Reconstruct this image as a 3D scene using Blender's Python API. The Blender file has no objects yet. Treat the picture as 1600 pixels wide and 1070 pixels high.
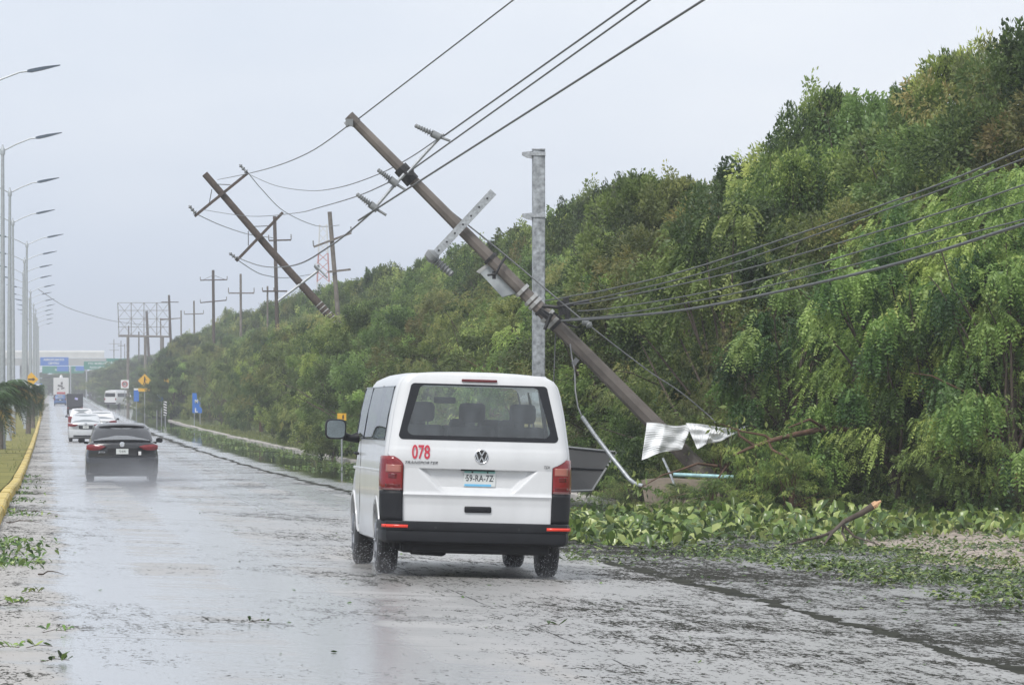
import bpy, bmesh, math, random
import numpy as np
from mathutils import Vector, Matrix

# ------------------------------------------------------------------ camera, world, sun, exposure
S = bpy.context.scene
COL = S.collection
R = math.radians
F = 7000.0                      # focal length in pixels of the 1600 px wide photograph
CZ = 1.65
cam_d = bpy.data.cameras.new('camera')
cam = bpy.data.objects.new('camera', cam_d); COL.objects.link(cam)
cam.location = (0, 0, CZ); cam.rotation_euler = (R(90), 0, 0)
cam_d.sensor_width = 36; cam_d.lens = F / 1600 * 36
cam_d.shift_y = 65 / 1600
cam_d.clip_start = .5; cam_d.clip_end = 20000
S.camera = cam

W = bpy.data.worlds.new("World"); S.world = W; W.use_nodes = True
nt = W.node_tree; nt.nodes.clear()
N = nt.nodes.new; L = nt.links.new
out = N('ShaderNodeOutputWorld'); bg = N('ShaderNodeBackground'); bg.inputs['Strength'].default_value = .135
sky = N('ShaderNodeTexSky'); sky.sky_type = 'NISHITA'; sky.sun_disc = False
SUN_EL, SUN_AZ = 52, 205         # azimuth clockwise from +Y
sky.sun_elevation = R(SUN_EL); sky.sun_rotation = R(SUN_AZ)
sky.dust_density = 3; sky.air_density = 1
tc = N('ShaderNodeTexCoord'); mp = N('ShaderNodeMapping'); mp.inputs['Scale'].default_value = (1, 1, 3)
nz = N('ShaderNodeTexNoise'); nz.inputs['Scale'].default_value = 9.0; nz.inputs['Detail'].default_value = 5
L(tc.outputs['Generated'], mp.inputs['Vector']); L(mp.outputs[0], nz.inputs['Vector'])
cr = N('ShaderNodeValToRGB')
cr.color_ramp.elements[0].position = .0; cr.color_ramp.elements[0].color = (4.6, 5.35, 6.55, 1)
cr.color_ramp.elements[1].position = 1.; cr.color_ramp.elements[1].color = (6.95, 7.3, 7.85, 1)
spw = N('ShaderNodeSeparateXYZ'); L(tc.outputs['Generated'], spw.inputs[0])
ma = N('ShaderNodeMath'); ma.operation = 'MULTIPLY_ADD'; ma.inputs[1].default_value = 5.0; L(spw.outputs[2], ma.inputs[0])
mb_ = N('ShaderNodeMath'); mb_.operation = 'MULTIPLY_ADD'; mb_.inputs[1].default_value = 1.6; mb_.inputs[2].default_value = .0; L(spw.outputs[0], mb_.inputs[0])
mc_ = N('ShaderNodeMath'); mc_.operation = 'MULTIPLY_ADD'; mc_.inputs[1].default_value = .75; L(nz.outputs['Fac'], mc_.inputs[0]); L(mb_.outputs[0], mc_.inputs[2])
L(mc_.outputs[0], ma.inputs[2]); ma.use_clamp = True; L(ma.outputs[0], cr.inputs['Fac'])
mx = N('ShaderNodeMix'); mx.data_type = 'RGBA'; mx.inputs[0].default_value = .94
L(sky.outputs[0], mx.inputs[6]); L(cr.outputs[0], mx.inputs[7])
L(mx.outputs[2], bg.inputs['Color']); L(bg.outputs[0], out.inputs[0])

sd = bpy.data.lights.new('sun', 'SUN'); sd.energy = 2.4; sd.angle = R(16); sd.color = (1, .97, .93)
so = bpy.data.objects.new('sun', sd); COL.objects.link(so)
az, el = R(SUN_AZ), R(SUN_EL)
tos = Vector((math.sin(az) * math.cos(el), math.cos(az) * math.cos(el), math.sin(el)))
so.rotation_euler = (-tos).to_track_quat('-Z', 'Y').to_euler(); so.location = (0, -20, 40)

S.view_settings.view_transform = 'Standard'; S.view_settings.look = 'None'
S.view_settings.exposure = 0; S.view_settings.gamma = 1
cy = S.cycles
cy.use_denoising = True
cy.max_bounces = 6; cy.diffuse_bounces = 3; cy.glossy_bounces = 3; cy.transmission_bounces = 4
cy.transparent_max_bounces = 10; cy.volume_bounces = 0
cy.sample_clamp_indirect = 6
cy.volume_step_rate = 2; cy.volume_max_steps = 128
rng = random.Random(7)
nr = np.random.RandomState(11)

# ------------------------------------------------------------------ the lie of the land
HK = [(-200, .2), (0, 1.626), (150, 2.706), (237, 3.04), (340, 3.2), (450, 3.22), (640, 3.02), (800, 2.75), (1000, 2.5), (1500, 2.1), (3000, 2.0), (9000, 2)]
def H(Y):
    for (a, ha), (b, hb) in zip(HK, HK[1:]):
        if Y <= b: return ha + (hb - ha) * (Y - a) / (b - a)
    return 2.0
def H(Y, H0=H):
    if Y < 100: return H0(Y)
    w = min(60, (Y - 100) * .6)
    return sum(H0(Y + w * k / 4) for k in range(-4, 5)) / 9
XG = lambda Y: .73 - .1035 * (Y - 55.6)          # the gutter line on the right of the two lanes
def gz(u, Y):                                    # road surface height at u metres right of the gutter
    fade = max(0, min(1, (106 - Y) / 30)); fade = fade * fade * (3 - 2 * fade)
    return CZ - H(Y) - .028 * (max(-7.15, min(0, u)) + 2.1) * fade
def gX(X, Y): return gz(X - XG(Y), Y)
def verge(X, Y):
    u = X - XG(Y); z = gz(u, Y)
    return z + (.13 if (u > 4.15 and not (40 < Y < 77) ) or u < -7.3 else 0.02 if u > 4.1 else 0)
def at(x, y, Y): return Vector(((x - 800) / F * Y, Y, CZ + (600 - y) / F * Y))
def gp(x, y):                                    # where a pixel meets the ground
    lo, hi = 20, 2500
    for _ in range(60):
        m = (lo + hi) / 2; X = (x - 800) / F * m
        if 600 + F * (CZ - gX(X, m)) / m > y: lo = m
        else: hi = m
    return Vector(((x - 800) / F * lo, lo, gX((x - 800) / F * lo, lo)))
HEAD = math.atan(.1035)

# ------------------------------------------------------------------ materials
MATS = {}
def nodes(m): return m.node_tree.nodes, m.node_tree.links
def mat(name, col, rough=.6, metal=0, var=.12, scale=8, bump=0, bscale=40, spec=.5, coat=0, emis=None, alpha=1, trans=0, stretch=None):
    if name in MATS: return MATS[name]
    m = bpy.data.materials.new(name); m.use_nodes = True; MATS[name] = m
    n, l = nodes(m); b = n['Principled BSDF']
    b.inputs['Roughness'].default_value = rough; b.inputs['Metallic'].default_value = metal
    b.inputs['Specular IOR Level'].default_value = spec; b.inputs['Coat Weight'].default_value = coat
    b.inputs['Base Color'].default_value = (*col, 1)
    if var or bump:
        t = n.new('ShaderNodeTexCoord'); src = t.outputs['Object']
        if stretch:
            mm = n.new('ShaderNodeMapping'); mm.inputs['Scale'].default_value = stretch; l.new(src, mm.inputs[0]); src = mm.outputs[0]
    if var:
        z = n.new('ShaderNodeTexNoise'); z.inputs['Scale'].default_value = scale; z.inputs['Detail'].default_value = 5
        l.new(src, z.inputs['Vector'])
        r = n.new('ShaderNodeValToRGB'); r.color_ramp.elements[0].position = .3; r.color_ramp.elements[1].position = .7
        r.color_ramp.elements[0].color = (*[c * (1 - var) for c in col], 1); r.color_ramp.elements[1].color = (*[min(1, c * (1 + var)) for c in col], 1)
        l.new(z.outputs['Fac'], r.inputs[0]); l.new(r.outputs[0], b.inputs['Base Color'])
        q = n.new('ShaderNodeMath'); q.operation = 'MULTIPLY_ADD'; q.inputs[1].default_value = .25 * rough; q.inputs[2].default_value = rough * .88
        l.new(z.outputs['Fac'], q.inputs[0]); l.new(q.outputs[0], b.inputs['Roughness'])
    if bump:
        z2 = n.new('ShaderNodeTexNoise'); z2.inputs['Scale'].default_value = bscale; z2.inputs['Detail'].default_value = 3
        l.new(src, z2.inputs['Vector'])
        bp = n.new('ShaderNodeBump'); bp.inputs['Strength'].default_value = bump; bp.inputs['Distance'].default_value = .01
        l.new(z2.outputs['Fac'], bp.inputs['Height']); l.new(bp.outputs[0], b.inputs['Normal'])
    if emis: b.inputs['Emission Color'].default_value = (*emis[:3], 1); b.inputs['Emission Strength'].default_value = emis[3]
    return m
def math_node(n, l, op, a, b=None, c=None):
    q = n.new('ShaderNodeMath'); q.operation = op
    for i, x in enumerate((a, b, c)):
        if x is None: continue
        if isinstance(x, (int, float)): q.inputs[i].default_value = x
        else: l.new(x, q.inputs[i])
    return q.outputs[0]
def glass(name, tint, rough=.02, through=.6, film=0.0, dif=(.02, .022, .025)):
    m = bpy.data.materials.new(name); m.use_nodes = True; MATS[name] = m
    n, l = nodes(m); n.clear()
    o = n.new('ShaderNodeOutputMaterial'); g = n.new('ShaderNodeBsdfGlossy'); g.inputs['Roughness'].default_value = rough
    t = n.new('ShaderNodeBsdfTransparent'); t.inputs[0].default_value = (*tint, 1)
    d = n.new('ShaderNodeBsdfDiffuse'); d.inputs[0].default_value = (*dif, 1)
    tcd = n.new('ShaderNodeTexCoord'); mg = n.new('ShaderNodeMapping'); mg.inputs['Scale'].default_value = (5, 3, 1.6)
    nn = n.new('ShaderNodeTexNoise'); nn.inputs['Scale'].default_value = 2.0; nn.inputs['Detail'].default_value = 6
    l.new(tcd.outputs['Object'], mg.inputs[0]); l.new(mg.outputs[0], nn.inputs['Vector'])
    rr = n.new('ShaderNodeValToRGB'); rr.color_ramp.elements[0].position = .35; rr.color_ramp.elements[1].position = .8
    v = through; rr.color_ramp.elements[0].color = ((1 - v) * .6,) * 3 + (1,); rr.color_ramp.elements[1].color = (min(1, 1 - v + .10),) * 3 + (1,)
    l.new(nn.outputs['Fac'], rr.inputs[0])
    m1 = n.new('ShaderNodeMixShader'); l.new(rr.outputs[0], m1.inputs[0]); l.new(t.outputs[0], m1.inputs[1]); l.new(d.outputs[0], m1.inputs[2])
    fr = n.new('ShaderNodeFresnel'); gb = n.new('ShaderNodeNewGeometry'); l.new(math_node(n, l, 'MULTIPLY_ADD', gb.outputs['Backfacing'], 1 / 1.5 - 1.5, 1.5), fr.inputs[0])
    bp = n.new('ShaderNodeBump'); bp.inputs['Strength'].default_value = .12; bp.inputs['Distance'].default_value = .004
    l.new(nn.outputs['Fac'], bp.inputs['Height']); l.new(bp.outputs[0], g.inputs['Normal'])
    m2 = n.new('ShaderNodeMixShader'); l.new(math_node(n, l, 'ADD', fr.outputs[0], film), m2.inputs[0]); l.new(m1.outputs[0], m2.inputs[1]); l.new(g.outputs[0], m2.inputs[2])
    l.new(m2.outputs[0], o.inputs[0]); return m

# ------------------------------------------------------------------ things
ORG = {}
def thing(name, label, cat, loc=(0, 0, 0), rot=(0, 0, 0), group=None, world=True):
    o = bpy.data.objects.new(name, None); COL.objects.link(o); o.empty_display_size = .2
    o.location = loc; o.rotation_euler = rot; o['label'] = label; o['category'] = cat
    if group: o['group'] = group
    ORG[o.name] = Vector(loc) if world else Vector((0, 0, 0))
    return o
def tag(o, label=None, cat=None, group=None, kind=None):
    for k, v in (('label', label), ('category', cat), ('group', group), ('kind', kind)):
        if v: o[k] = v
    return o
def org(p): return ORG.get(p.name, Vector((0, 0, 0))) if p else Vector((0, 0, 0))
def basis(d):
    d = Vector(d).normalized(); a = Vector((0, 0, 1)) if abs(d.z) < .9 else Vector((1, 0, 0))
    x = d.cross(a).normalized(); return x, x.cross(d).normalized(), d
class MB:
    def __init__(s): s.v = []; s.f = []; s.m = []; s.cur = 0
    def add(s, vs, fs):
        k = len(s.v); s.v += [Vector(p) for p in vs]
        s.f += [tuple(i + k for i in f) for f in fs]; s.m += [s.cur] * len(fs); return s
    def box(s, c, d, rot=None, bev=0):
        c = Vector(c); M = rot or Matrix.Identity(3); hx, hy, hz = [q / 2 for q in d]
        if bev <= 0:
            vs = [c + M @ Vector((x * hx, y * hy, z * hz)) for z in (-1, 1) for x, y in ((-1, -1), (1, -1), (1, 1), (-1, 1))]
            return s.add(vs, [(3, 2, 1, 0), (4, 5, 6, 7), (0, 1, 5, 4), (1, 2, 6, 5), (2, 3, 7, 6), (3, 0, 4, 7)])
        rings = []
        def ring(z, ins):
            o = []
            for sx, sy, a0 in ((-1, -1, 180), (1, -1, 270), (1, 1, 0), (-1, 1, 90)):
                for k in range(3):
                    a = R(a0 + 45 * k); o.append(c + M @ Vector((sx * (hx - bev) + (bev - ins) * math.cos(a), sy * (hy - bev) + (bev - ins) * math.sin(a), z)))
            return o
        rings = [ring(-hz, bev), ring(-hz + .3 * bev, .3 * bev), ring(-hz + bev, 0), ring(hz - bev, 0), ring(hz - .3 * bev, .3 * bev), ring(hz, bev)]
        return s.loft(rings, cap=True)
    def loft(s, rings, cap=False, closed=True, capends=None):
        n = len(rings[0]); vs = [p for r in rings for p in r]; fs = []
        for i in range(len(rings) - 1):
            for j in range(n if closed else n - 1):
                a, b = i * n + j, i * n + (j + 1) % n; fs.append((a, b, b + n, a + n))
        if cap: fs.append(tuple(range(n))[::-1]); fs.append(tuple((len(rings) - 1) * n + j for j in range(n)))
        return s.add(vs, fs)
    def tube(s, pts, r, n=8, cap=True):
        pts = [Vector(p) for p in pts]; rs = r if isinstance(r, (list, tuple)) else [r] * len(pts)
        rings = []; px = None
        for i, p in enumerate(pts):
            d = pts[min(i + 1, len(pts) - 1)] - pts[max(i - 1, 0)]
            x, y, d = basis(d)
            if px is not None:
                x = (px - d * px.dot(d)); x = x.normalized() if x.length > 1e-6 else basis(d)[0]; y = x.cross(d)
            px = x
            rings.append([p + (x * math.cos(2 * math.pi * k / n) + y * math.sin(2 * math.pi * k / n)) * rs[i] for k in range(n)])
        return s.loft(rings, cap=cap)
    def lathe(s, c, ax, prof, n=16):            # prof (distance along the axis, radius)
        x, y, d = basis(ax); c = Vector(c)
        return s.loft([[c + d * t + (x * math.cos(2 * math.pi * k / n) + y * math.sin(2 * math.pi * k / n)) * max(r, 1e-4) for k in range(n)] for t, r in prof], cap=True)
    def prism(s, poly, th, ax=None, M=None):    # poly (x,z) extruded by th along +y, transformed by M
        M = M or Matrix.Identity(4); n = len(poly)
        vs = [M @ Vector((x, 0, z)) for x, z in poly] + [M @ Vector((x, th, z)) for x, z in poly]
        return s.add(vs, [tuple(range(n)), tuple(range(2 * n - 1, n - 1, -1))] + [(j, j + n, (j + 1) % n + n, (j + 1) % n) for j in range(n)])
    def grid(s, fn, us, vs_):
        n = len(us); return s.add([fn(u, v) for v in vs_ for u in us], [(i * n + j, i * n + j + 1, (i + 1) * n + j + 1, (i + 1) * n + j) for i in range(len(vs_) - 1) for j in range(n - 1)])
    def build(s, name, mats, parent=None, smooth=None, solid=0, fix=False):
        me = bpy.data.meshes.new(name); o = org(parent)
        me.from_pydata([tuple(p - o) for p in s.v], [], s.f)
        for m in (mats if isinstance(mats, (list, tuple)) else [mats]): me.materials.append(m)
        if any(s.m): me.polygons.foreach_set('material_index', s.m)
        if fix:
            bm = bmesh.new(); bm.from_mesh(me); bmesh.ops.remove_doubles(bm, verts=bm.verts, dist=1e-5); bmesh.ops.recalc_face_normals(bm, faces=bm.faces); bm.to_mesh(me); bm.free()
        if smooth is not None: me.shade_smooth(); me.set_sharp_from_angle(angle=R(smooth))
        ob = bpy.data.objects.new(name, me); COL.objects.link(ob)
        if parent: ob.parent = parent
        if solid:
            md = ob.modifiers.new('s', 'SOLIDIFY'); md.thickness = solid; md.offset = -1
        return ob
def text(body, h, m, parent, M, name='lettering', sx=1.0, bold=0.0, ext=.001, shear=0, space=1.0, align='CENTER'):
    c = bpy.data.curves.new('t', 'FONT'); c.body = body; c.size = h / .7; c.offset = bold; c.extrude = ext; c.shear = shear
    c.align_x = align; c.align_y = 'CENTER'; c.space_character = space; c.resolution_u = 4
    t = bpy.data.objects.new('t', c); COL.objects.link(t)
    me = bpy.data.meshes.new_from_object(t); COL.objects.unlink(t); bpy.data.objects.remove(t)
    # text lies in xy: stand it up in xz facing -y
    T = Matrix(((sx, 0, 0, 0), (0, 0, -1, 0), (0, 1, 0, 0), (0, 0, 0, 1)))
    me.transform(M @ T); o = org(parent); me.transform(Matrix.Translation(-o))
    me.materials.clear(); me.materials.append(m)
    ob = bpy.data.objects.new(name, me); COL.objects.link(ob); ob.parent = parent
    return ob
def npmesh(name, V, Fq, tint, m, parent=None):
    me = bpy.data.meshes.new(name); k = Fq.shape[1]
    me.vertices.add(len(V)); me.vertices.foreach_set('co', V.astype(np.float32).ravel())
    me.loops.add(Fq.size); me.loops.foreach_set('vertex_index', Fq.astype(np.int32).ravel())
    me.polygons.add(len(Fq)); me.polygons.foreach_set('loop_start', np.arange(0, Fq.size, k, dtype=np.int32))
    me.update(calc_edges=True)
    a = me.attributes.new('tint', 'FLOAT', 'FACE'); a.data.foreach_set('value', tint.astype(np.float32))
    me.materials.append(m); return me
def mobj(name, me, parent=None):
    o = bpy.data.objects.new(name, me); COL.objects.link(o)
    if parent: o.parent = parent
    return o

# ------------------------------------------------------------------ ground, road, kerbs
def math_node(n, l, op, a, b=None, c=None):
    q = n.new('ShaderNodeMath'); q.operation = op
    for i, x in enumerate((a, b, c)):
        if x is None: continue
        if isinstance(x, (int, float)): q.inputs[i].default_value = x
        else: l.new(x, q.inputs[i])
    return q.outputs[0]
def wet_road(name, shoulder=False):
    m = bpy.data.materials.new(name); m.use_nodes = True; n, l = nodes(m); b = n['Principled BSDF']
    g = n.new('ShaderNodeNewGeometry'); sp = n.new('ShaderNodeSeparateXYZ'); l.new(g.outputs['Position'], sp.inputs[0])
    MN = lambda op, a, b_=None, c=None: math_node(n, l, op, a, b_, c)
    u = MN('ADD', MN('MULTIPLY_ADD', sp.outputs[1], .1035, -6.4846), sp.outputs[0])
    cb = n.new('ShaderNodeCombineXYZ'); l.new(u, cb.inputs[0]); l.new(sp.outputs[1], cb.inputs[1])
    def noise(su, sv, scale, det=4, rough=.5, off=0):
        mp = n.new('ShaderNodeMapping'); mp.inputs['Scale'].default_value = (su, sv, 1); mp.inputs['Location'].default_value = (off, off * 2, 0)
        l.new(cb.outputs[0], mp.inputs[0]); z = n.new('ShaderNodeTexNoise'); z.inputs['Scale'].default_value = scale
        z.inputs['Detail'].default_value = det; z.inputs['Roughness'].default_value = rough; l.new(mp.outputs[0], z.inputs['Vector']); return z.outputs['Fac']
    def ss(x, a, b_):
        q = n.new('ShaderNodeMapRange'); q.interpolation_type = 'SMOOTHSTEP'; l.new(x, q.inputs[0]); q.inputs[1].default_value = a; q.inputs[2].default_value = b_; return q.outputs[0]
    def mixc(f, a, b_):
        q = n.new('ShaderNodeMix'); q.data_type = 'RGBA'; l.new(f, q.inputs[0])
        for i, x in ((6, a), (7, b_)):
            if isinstance(x, tuple): q.inputs[i].default_value = (*x, 1)
            else: l.new(x, q.inputs[i])
        return q.outputs[2]
    patches = noise(.5, .18, 1.0, 6, .62)            # puddled areas, metres
    cross = noise(.06, .9, 1.0, 4, .6, 5)            # bands across the slabs
    fine = noise(1, 1, 16, 5, .75, 2)
    grit = noise(1, .55, 55, 3, .7, 9)
    if not shoulder:
        tr = None
        for c0 in (-6.0, -4.4, -2.5, -.9):           # wheel tracks hold the water
            q = ss(MN('ABSOLUTE', MN('ADD', u, -c0)), .55, .1); tr = q if tr is None else MN('MAXIMUM', tr, q)
        edge = ss(MN('ADD', u, MN('MULTIPLY_ADD', patches, 1.6, -.8)), -5.4, -7.0)                     # grit thrown against the kerb
        wet = MN('ADD', MN('MULTIPLY', tr, .24), MN('MULTIPLY_ADD', patches, .55, MN('MULTIPLY', cross, .5)))
        wet = ss(MN('SUBTRACT', wet, MN('MULTIPLY', edge, .14)), .42, .62)
        base = mixc(fine, (.28, .275, .265), (.42, .41, .40))
        sand = MN('MULTIPLY', ss(noise(.9, .09, 1, 5, .6, 21), .52, .66), ss(MN('ABSOLUTE', MN('ADD', u, 2.9)), 1.1, .1))
        base = mixc(MN('MAXIMUM', MN('MULTIPLY', edge, .5), MN('MULTIPLY', sand, .8)), base, mixc(fine, (.30, .27, .235), (.50, .455, .40)))
        jl = MN('MULTIPLY', ss(MN('ABSOLUTE', MN('ADD', u, MN('MULTIPLY_ADD', noise(1, 1, 3, 3, .6, 3), .06, 2.72))), .014, .005), ss(noise(1, .6, 1, 2, .5, 13), .42, .6))
        mod = MN('PINGPONG', MN('ADD', MN('MULTIPLY_ADD', noise(1, .1, 2, 4, .6, 31), .25, -3.3), sp.outputs[1]), 4.6)
        jl = MN('MAXIMUM', MN('MULTIPLY', jl, .8), MN('MULTIPLY', MN('MULTIPLY', ss(mod, .07, .02), .6), ss(noise(.8, .1, 1, 2, .5, 17), .42, .6)))
        spk = MN('MULTIPLY_ADD', noise(1, .24, 26, 3, .8, 77), .62, MN('MULTIPLY', noise(1, .2, 6, 3, .7, 57), .38)); cov = noise(.4, .16, 1, 6, .7, 41)
        reg = MN('MULTIPLY_ADD', ss(u, -4.6, -1.4), .075, MN('MULTIPLY_ADD', edge, .07, -.078))
        dark = ss(MN('ADD', MN('ADD', spk, reg), MN('MULTIPLY_ADD', cov, .5, -.25)), .49, .55)
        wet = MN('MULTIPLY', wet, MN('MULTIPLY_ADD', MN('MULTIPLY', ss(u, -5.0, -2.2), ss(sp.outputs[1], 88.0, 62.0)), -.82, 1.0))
    else:
        wet = ss(MN('ADD', MN('MULTIPLY', patches, .75), MN('MULTIPLY', cross, .4)), .4, .56)
        base = mixc(fine, (.24, .235, .23), (.37, .365, .36)); jl = None
        spk = MN('MULTIPLY_ADD', noise(1, .24, 24, 3, .8, 77), .62, MN('MULTIPLY', noise(1, .2, 5, 3, .7, 57), .38)); cov = noise(.5, .22, 1, 6, .7, 41)
        dark = MN('MULTIPLY', ss(MN('ADD', spk, MN('MULTIPLY_ADD', cov, .5, -.232)), .47, .54), ss(sp.outputs[1], 130.0, 88.0))
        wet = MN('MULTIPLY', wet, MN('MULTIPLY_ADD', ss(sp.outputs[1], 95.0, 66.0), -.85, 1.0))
    if shoulder: pool = MN('MULTIPLY', ss(sp.outputs[1], 96.0, 118.0), ss(MN('ADD', u, MN('MULTIPLY', patches, 2.0)), 1.4, 2.2)); wet = MN('MAXIMUM', wet, pool)
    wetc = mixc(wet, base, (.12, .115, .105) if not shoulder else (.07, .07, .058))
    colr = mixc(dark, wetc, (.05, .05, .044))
    if jl is not None: colr = mixc(jl, colr, (.02, .02, .018))
    l.new(colr, b.inputs['Base Color'])
    rg = MN('MULTIPLY_ADD', wet, -.30, .42); rg = MN('MULTIPLY_ADD', dark, .25, rg)
    if jl is not None: rg = MN('MAXIMUM', rg, jl)
    if shoulder: rg = MN('MULTIPLY', rg, MN('MULTIPLY_ADD', pool, -.8, 1.0))
    l.new(rg, b.inputs['Roughness'])
    sp2 = MN('MULTIPLY_ADD', dark, -.42, MN('MULTIPLY_ADD', wet, .25, .35))
    if jl is not None: sp2 = MN('MULTIPLY', sp2, MN('SUBTRACT', 1.0, jl))
    l.new(sp2, b.inputs['Specular IOR Level'])
    l.new(MN('MULTIPLY', MN('MULTIPLY', wet, MN('SUBTRACT', 1.0, dark)), .9), b.inputs['Coat Weight']); b.inputs['Coat Roughness'].default_value = .2
    if shoulder: l.new(MN('MULTIPLY_ADD', pool, -.17, .2), b.inputs['Coat Roughness'])
    b2 = n.new('ShaderNodeBump'); b2.inputs['Distance'].default_value = .022 if shoulder else .014; b2.inputs['Strength'].default_value = 1.0
    if shoulder: l.new(MN('MULTIPLY_ADD', pool, -.97, 1.0), b2.inputs['Strength'])
    l.new(noise(1, .7, 7, 4, .65, 8), b2.inputs['Height']); l.new(b2.outputs[0], b.inputs['Coat Normal'])
    bp = n.new('ShaderNodeBump'); bp.inputs['Distance'].default_value = .006 if not shoulder else .008
    bs = MN('MULTIPLY_ADD', wet, -.38, .55)
    if shoulder: bs = MN('MULTIPLY', bs, MN('MULTIPLY_ADD', pool, -1.0, 1.0))
    l.new(bs, bp.inputs['Strength'])
    l.new(MN('ADD', fine, MN('MULTIPLY', grit, .5)), bp.inputs['Height']); l.new(bp.outputs[0], b.inputs['Normal'])
    return m
def strip(name, u0, u1, Ys, m, dz=0, nu=2, zf=None, parent=None):
    b = MB(); us = [u0 + (u1 - u0) * i / (nu - 1) for i in range(nu)]
    zf = zf or (lambda u, Y: gz(u, Y) + dz)
    b.grid(lambda u, Y: (XG(Y) + u, Y, zf(u, Y)), us, Ys)
    return b.build(name, m, parent, smooth=60)
YS = [-30, -10, 0, 10, 20] + [20 + 3 * k for k in range(1, 61)] + [200 + 12 * k for k in range(1, 84)]
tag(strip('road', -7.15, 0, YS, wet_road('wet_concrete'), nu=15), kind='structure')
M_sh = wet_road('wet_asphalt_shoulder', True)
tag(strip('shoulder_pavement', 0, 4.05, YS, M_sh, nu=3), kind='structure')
tag(strip('opposite_road', -23, -15.2, YS, wet_road('wet_concrete_far'), dz=0, nu=2), kind='structure')
M_gut = mat('painted_gutter_reflection', (.035, .036, .026), .9, spec=.1, var=.5, scale=3)  # dark tree reflection at the gutter step, painted as a matte strip
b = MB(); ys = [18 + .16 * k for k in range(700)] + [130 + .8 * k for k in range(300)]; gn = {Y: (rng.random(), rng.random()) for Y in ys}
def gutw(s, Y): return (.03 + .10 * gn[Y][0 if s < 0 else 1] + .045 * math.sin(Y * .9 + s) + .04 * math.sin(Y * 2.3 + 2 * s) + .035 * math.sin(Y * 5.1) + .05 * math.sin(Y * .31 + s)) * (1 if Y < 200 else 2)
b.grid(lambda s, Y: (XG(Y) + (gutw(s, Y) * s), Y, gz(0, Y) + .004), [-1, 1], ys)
tag(b.build('gutter_strip', M_gut), kind='structure')
# terrain sheet
M_soil = mat('verge_grass', (.10, .12, .045), .95, var=.45, scale=1.2, spec=.15, bump=.5, bscale=6)
cols = [(-900, .12), (-120, .12), (-40, .12), (-23.3, .12), (-23.2, -.12), (-15, -.12), (-14.9, .13), (-11, .2), (-7.35, .12), (-7.3, -.15), (4.1, -.15), (4.16, .1), (6, .14), (12, .2), (40, .2), (120, .2), (900, .2)]
b = MB(); n = len(cols); rows = [-80] + YS + [1300, 1500, 2000, 3000, 5000, 9000]
vs = [];
for Y in rows:
    for u, dz in cols:
        if u > 4.1 and 38 < Y < 77: dz = -.012 if u < 30 else dz
        vs.append((XG(Y) + u, Y, gz(u, Y) + dz))
b.add(vs, [(i * n + j, i * n + j + 1, (i + 1) * n + j + 1, (i + 1) * n + j) for i in range(len(rows) - 1) for j in range(n - 1)])
tag(b.build('ground', M_soil, smooth=30), kind='structure')
# sandy side entrance
M_sand = mat('pink_gravel', (.36, .30, .255), .75, var=.35, scale=2.5, bump=.8, bscale=30)
b = MB()
def sandz(s, Y): return gz(4, Y) + .003 + .03 * s
b.grid(lambda s, Y: (XG(Y) + 4.05 + s * 26 + (.5 * math.sin(Y * .7) + .25 * math.sin(Y * 1.9)) * (1 - s), Y, sandz(s, Y)), [0, .1, .3, 1], [38.5 + 1.2 * k for k in range(32)])
tag(b.build('gravel_entrance', M_sand), kind='structure')
# kerbs
def kerb(name, u, w, h, Y0, Y1, m, step=3.0, gap=.02):
    b = MB(); Y = Y0
    while Y < Y1:
        e = min(Y1, Y + step)
        dw = rng.uniform(-.01, .01); dh = rng.uniform(-.012, .012)
        rings = []
        for yy in (Y, e - gap):
            z = gz(u, yy); x = XG(yy) + u + dw
            rings.append([Vector((x - w / 2 - .02, yy, z - .1)), Vector((x - w / 2, yy, z + h - .03 + dh)), Vector((x - w / 2 + .03, yy, z + h + dh)), Vector((x + w / 2 - .03, yy, z + h + dh)), Vector((x + w / 2, yy, z + h - .03 + dh)), Vector((x + w / 2 + .02, yy, z - .1))])
        b.loft(rings, cap=True); Y = e
        if Y > 250: step = 12
    return tag(b.build(name, m), kind='structure')
M_yk = mat('worn_yellow_paint', (.55, .42, .12), .6, var=.35, scale=2.2, bump=.4)
M_wk = mat('pale_kerb_concrete', (.42, .39, .35), .7, var=.3, scale=1.5, bump=.4)
kerb('median_kerb', -7.25, .2, .16, -20, 900, M_yk)
kerb('median_kerb', -14.95, .2, .14, 20, 600, M_wk)
kerb('right_kerb', 4.12, .26, .12, 83.5, 122, M_wk, step=2.4)
kerb('right_kerb', 4.12, .26, .10, 124, 392, M_wk, step=2.4)
kerb('right_kerb', 4.6, .26, .15, 480, 900, M_wk)
M_lawn = mat('median_lawn', (.20, .19, .06), .95, var=.3, scale=.8, spec=.1, bump=.5, bscale=5)
tag(strip('median_lawn', -14.8, -7.36, YS, M_lawn, nu=5, zf=lambda u, Y: gz(u, Y) + .15 + .07 * math.sin(math.pi * (u + 7.36) / -7.44)), kind='structure')
# side street crossing far off
b = MB(); b.grid(lambda s, Y: (XG(Y) + 4 + s, Y, gz(4, Y) + .13), [0, 60], [400, 420, 440, 460, 474]); tag(b.build('side_street', M_sh), kind='structure')
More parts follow.
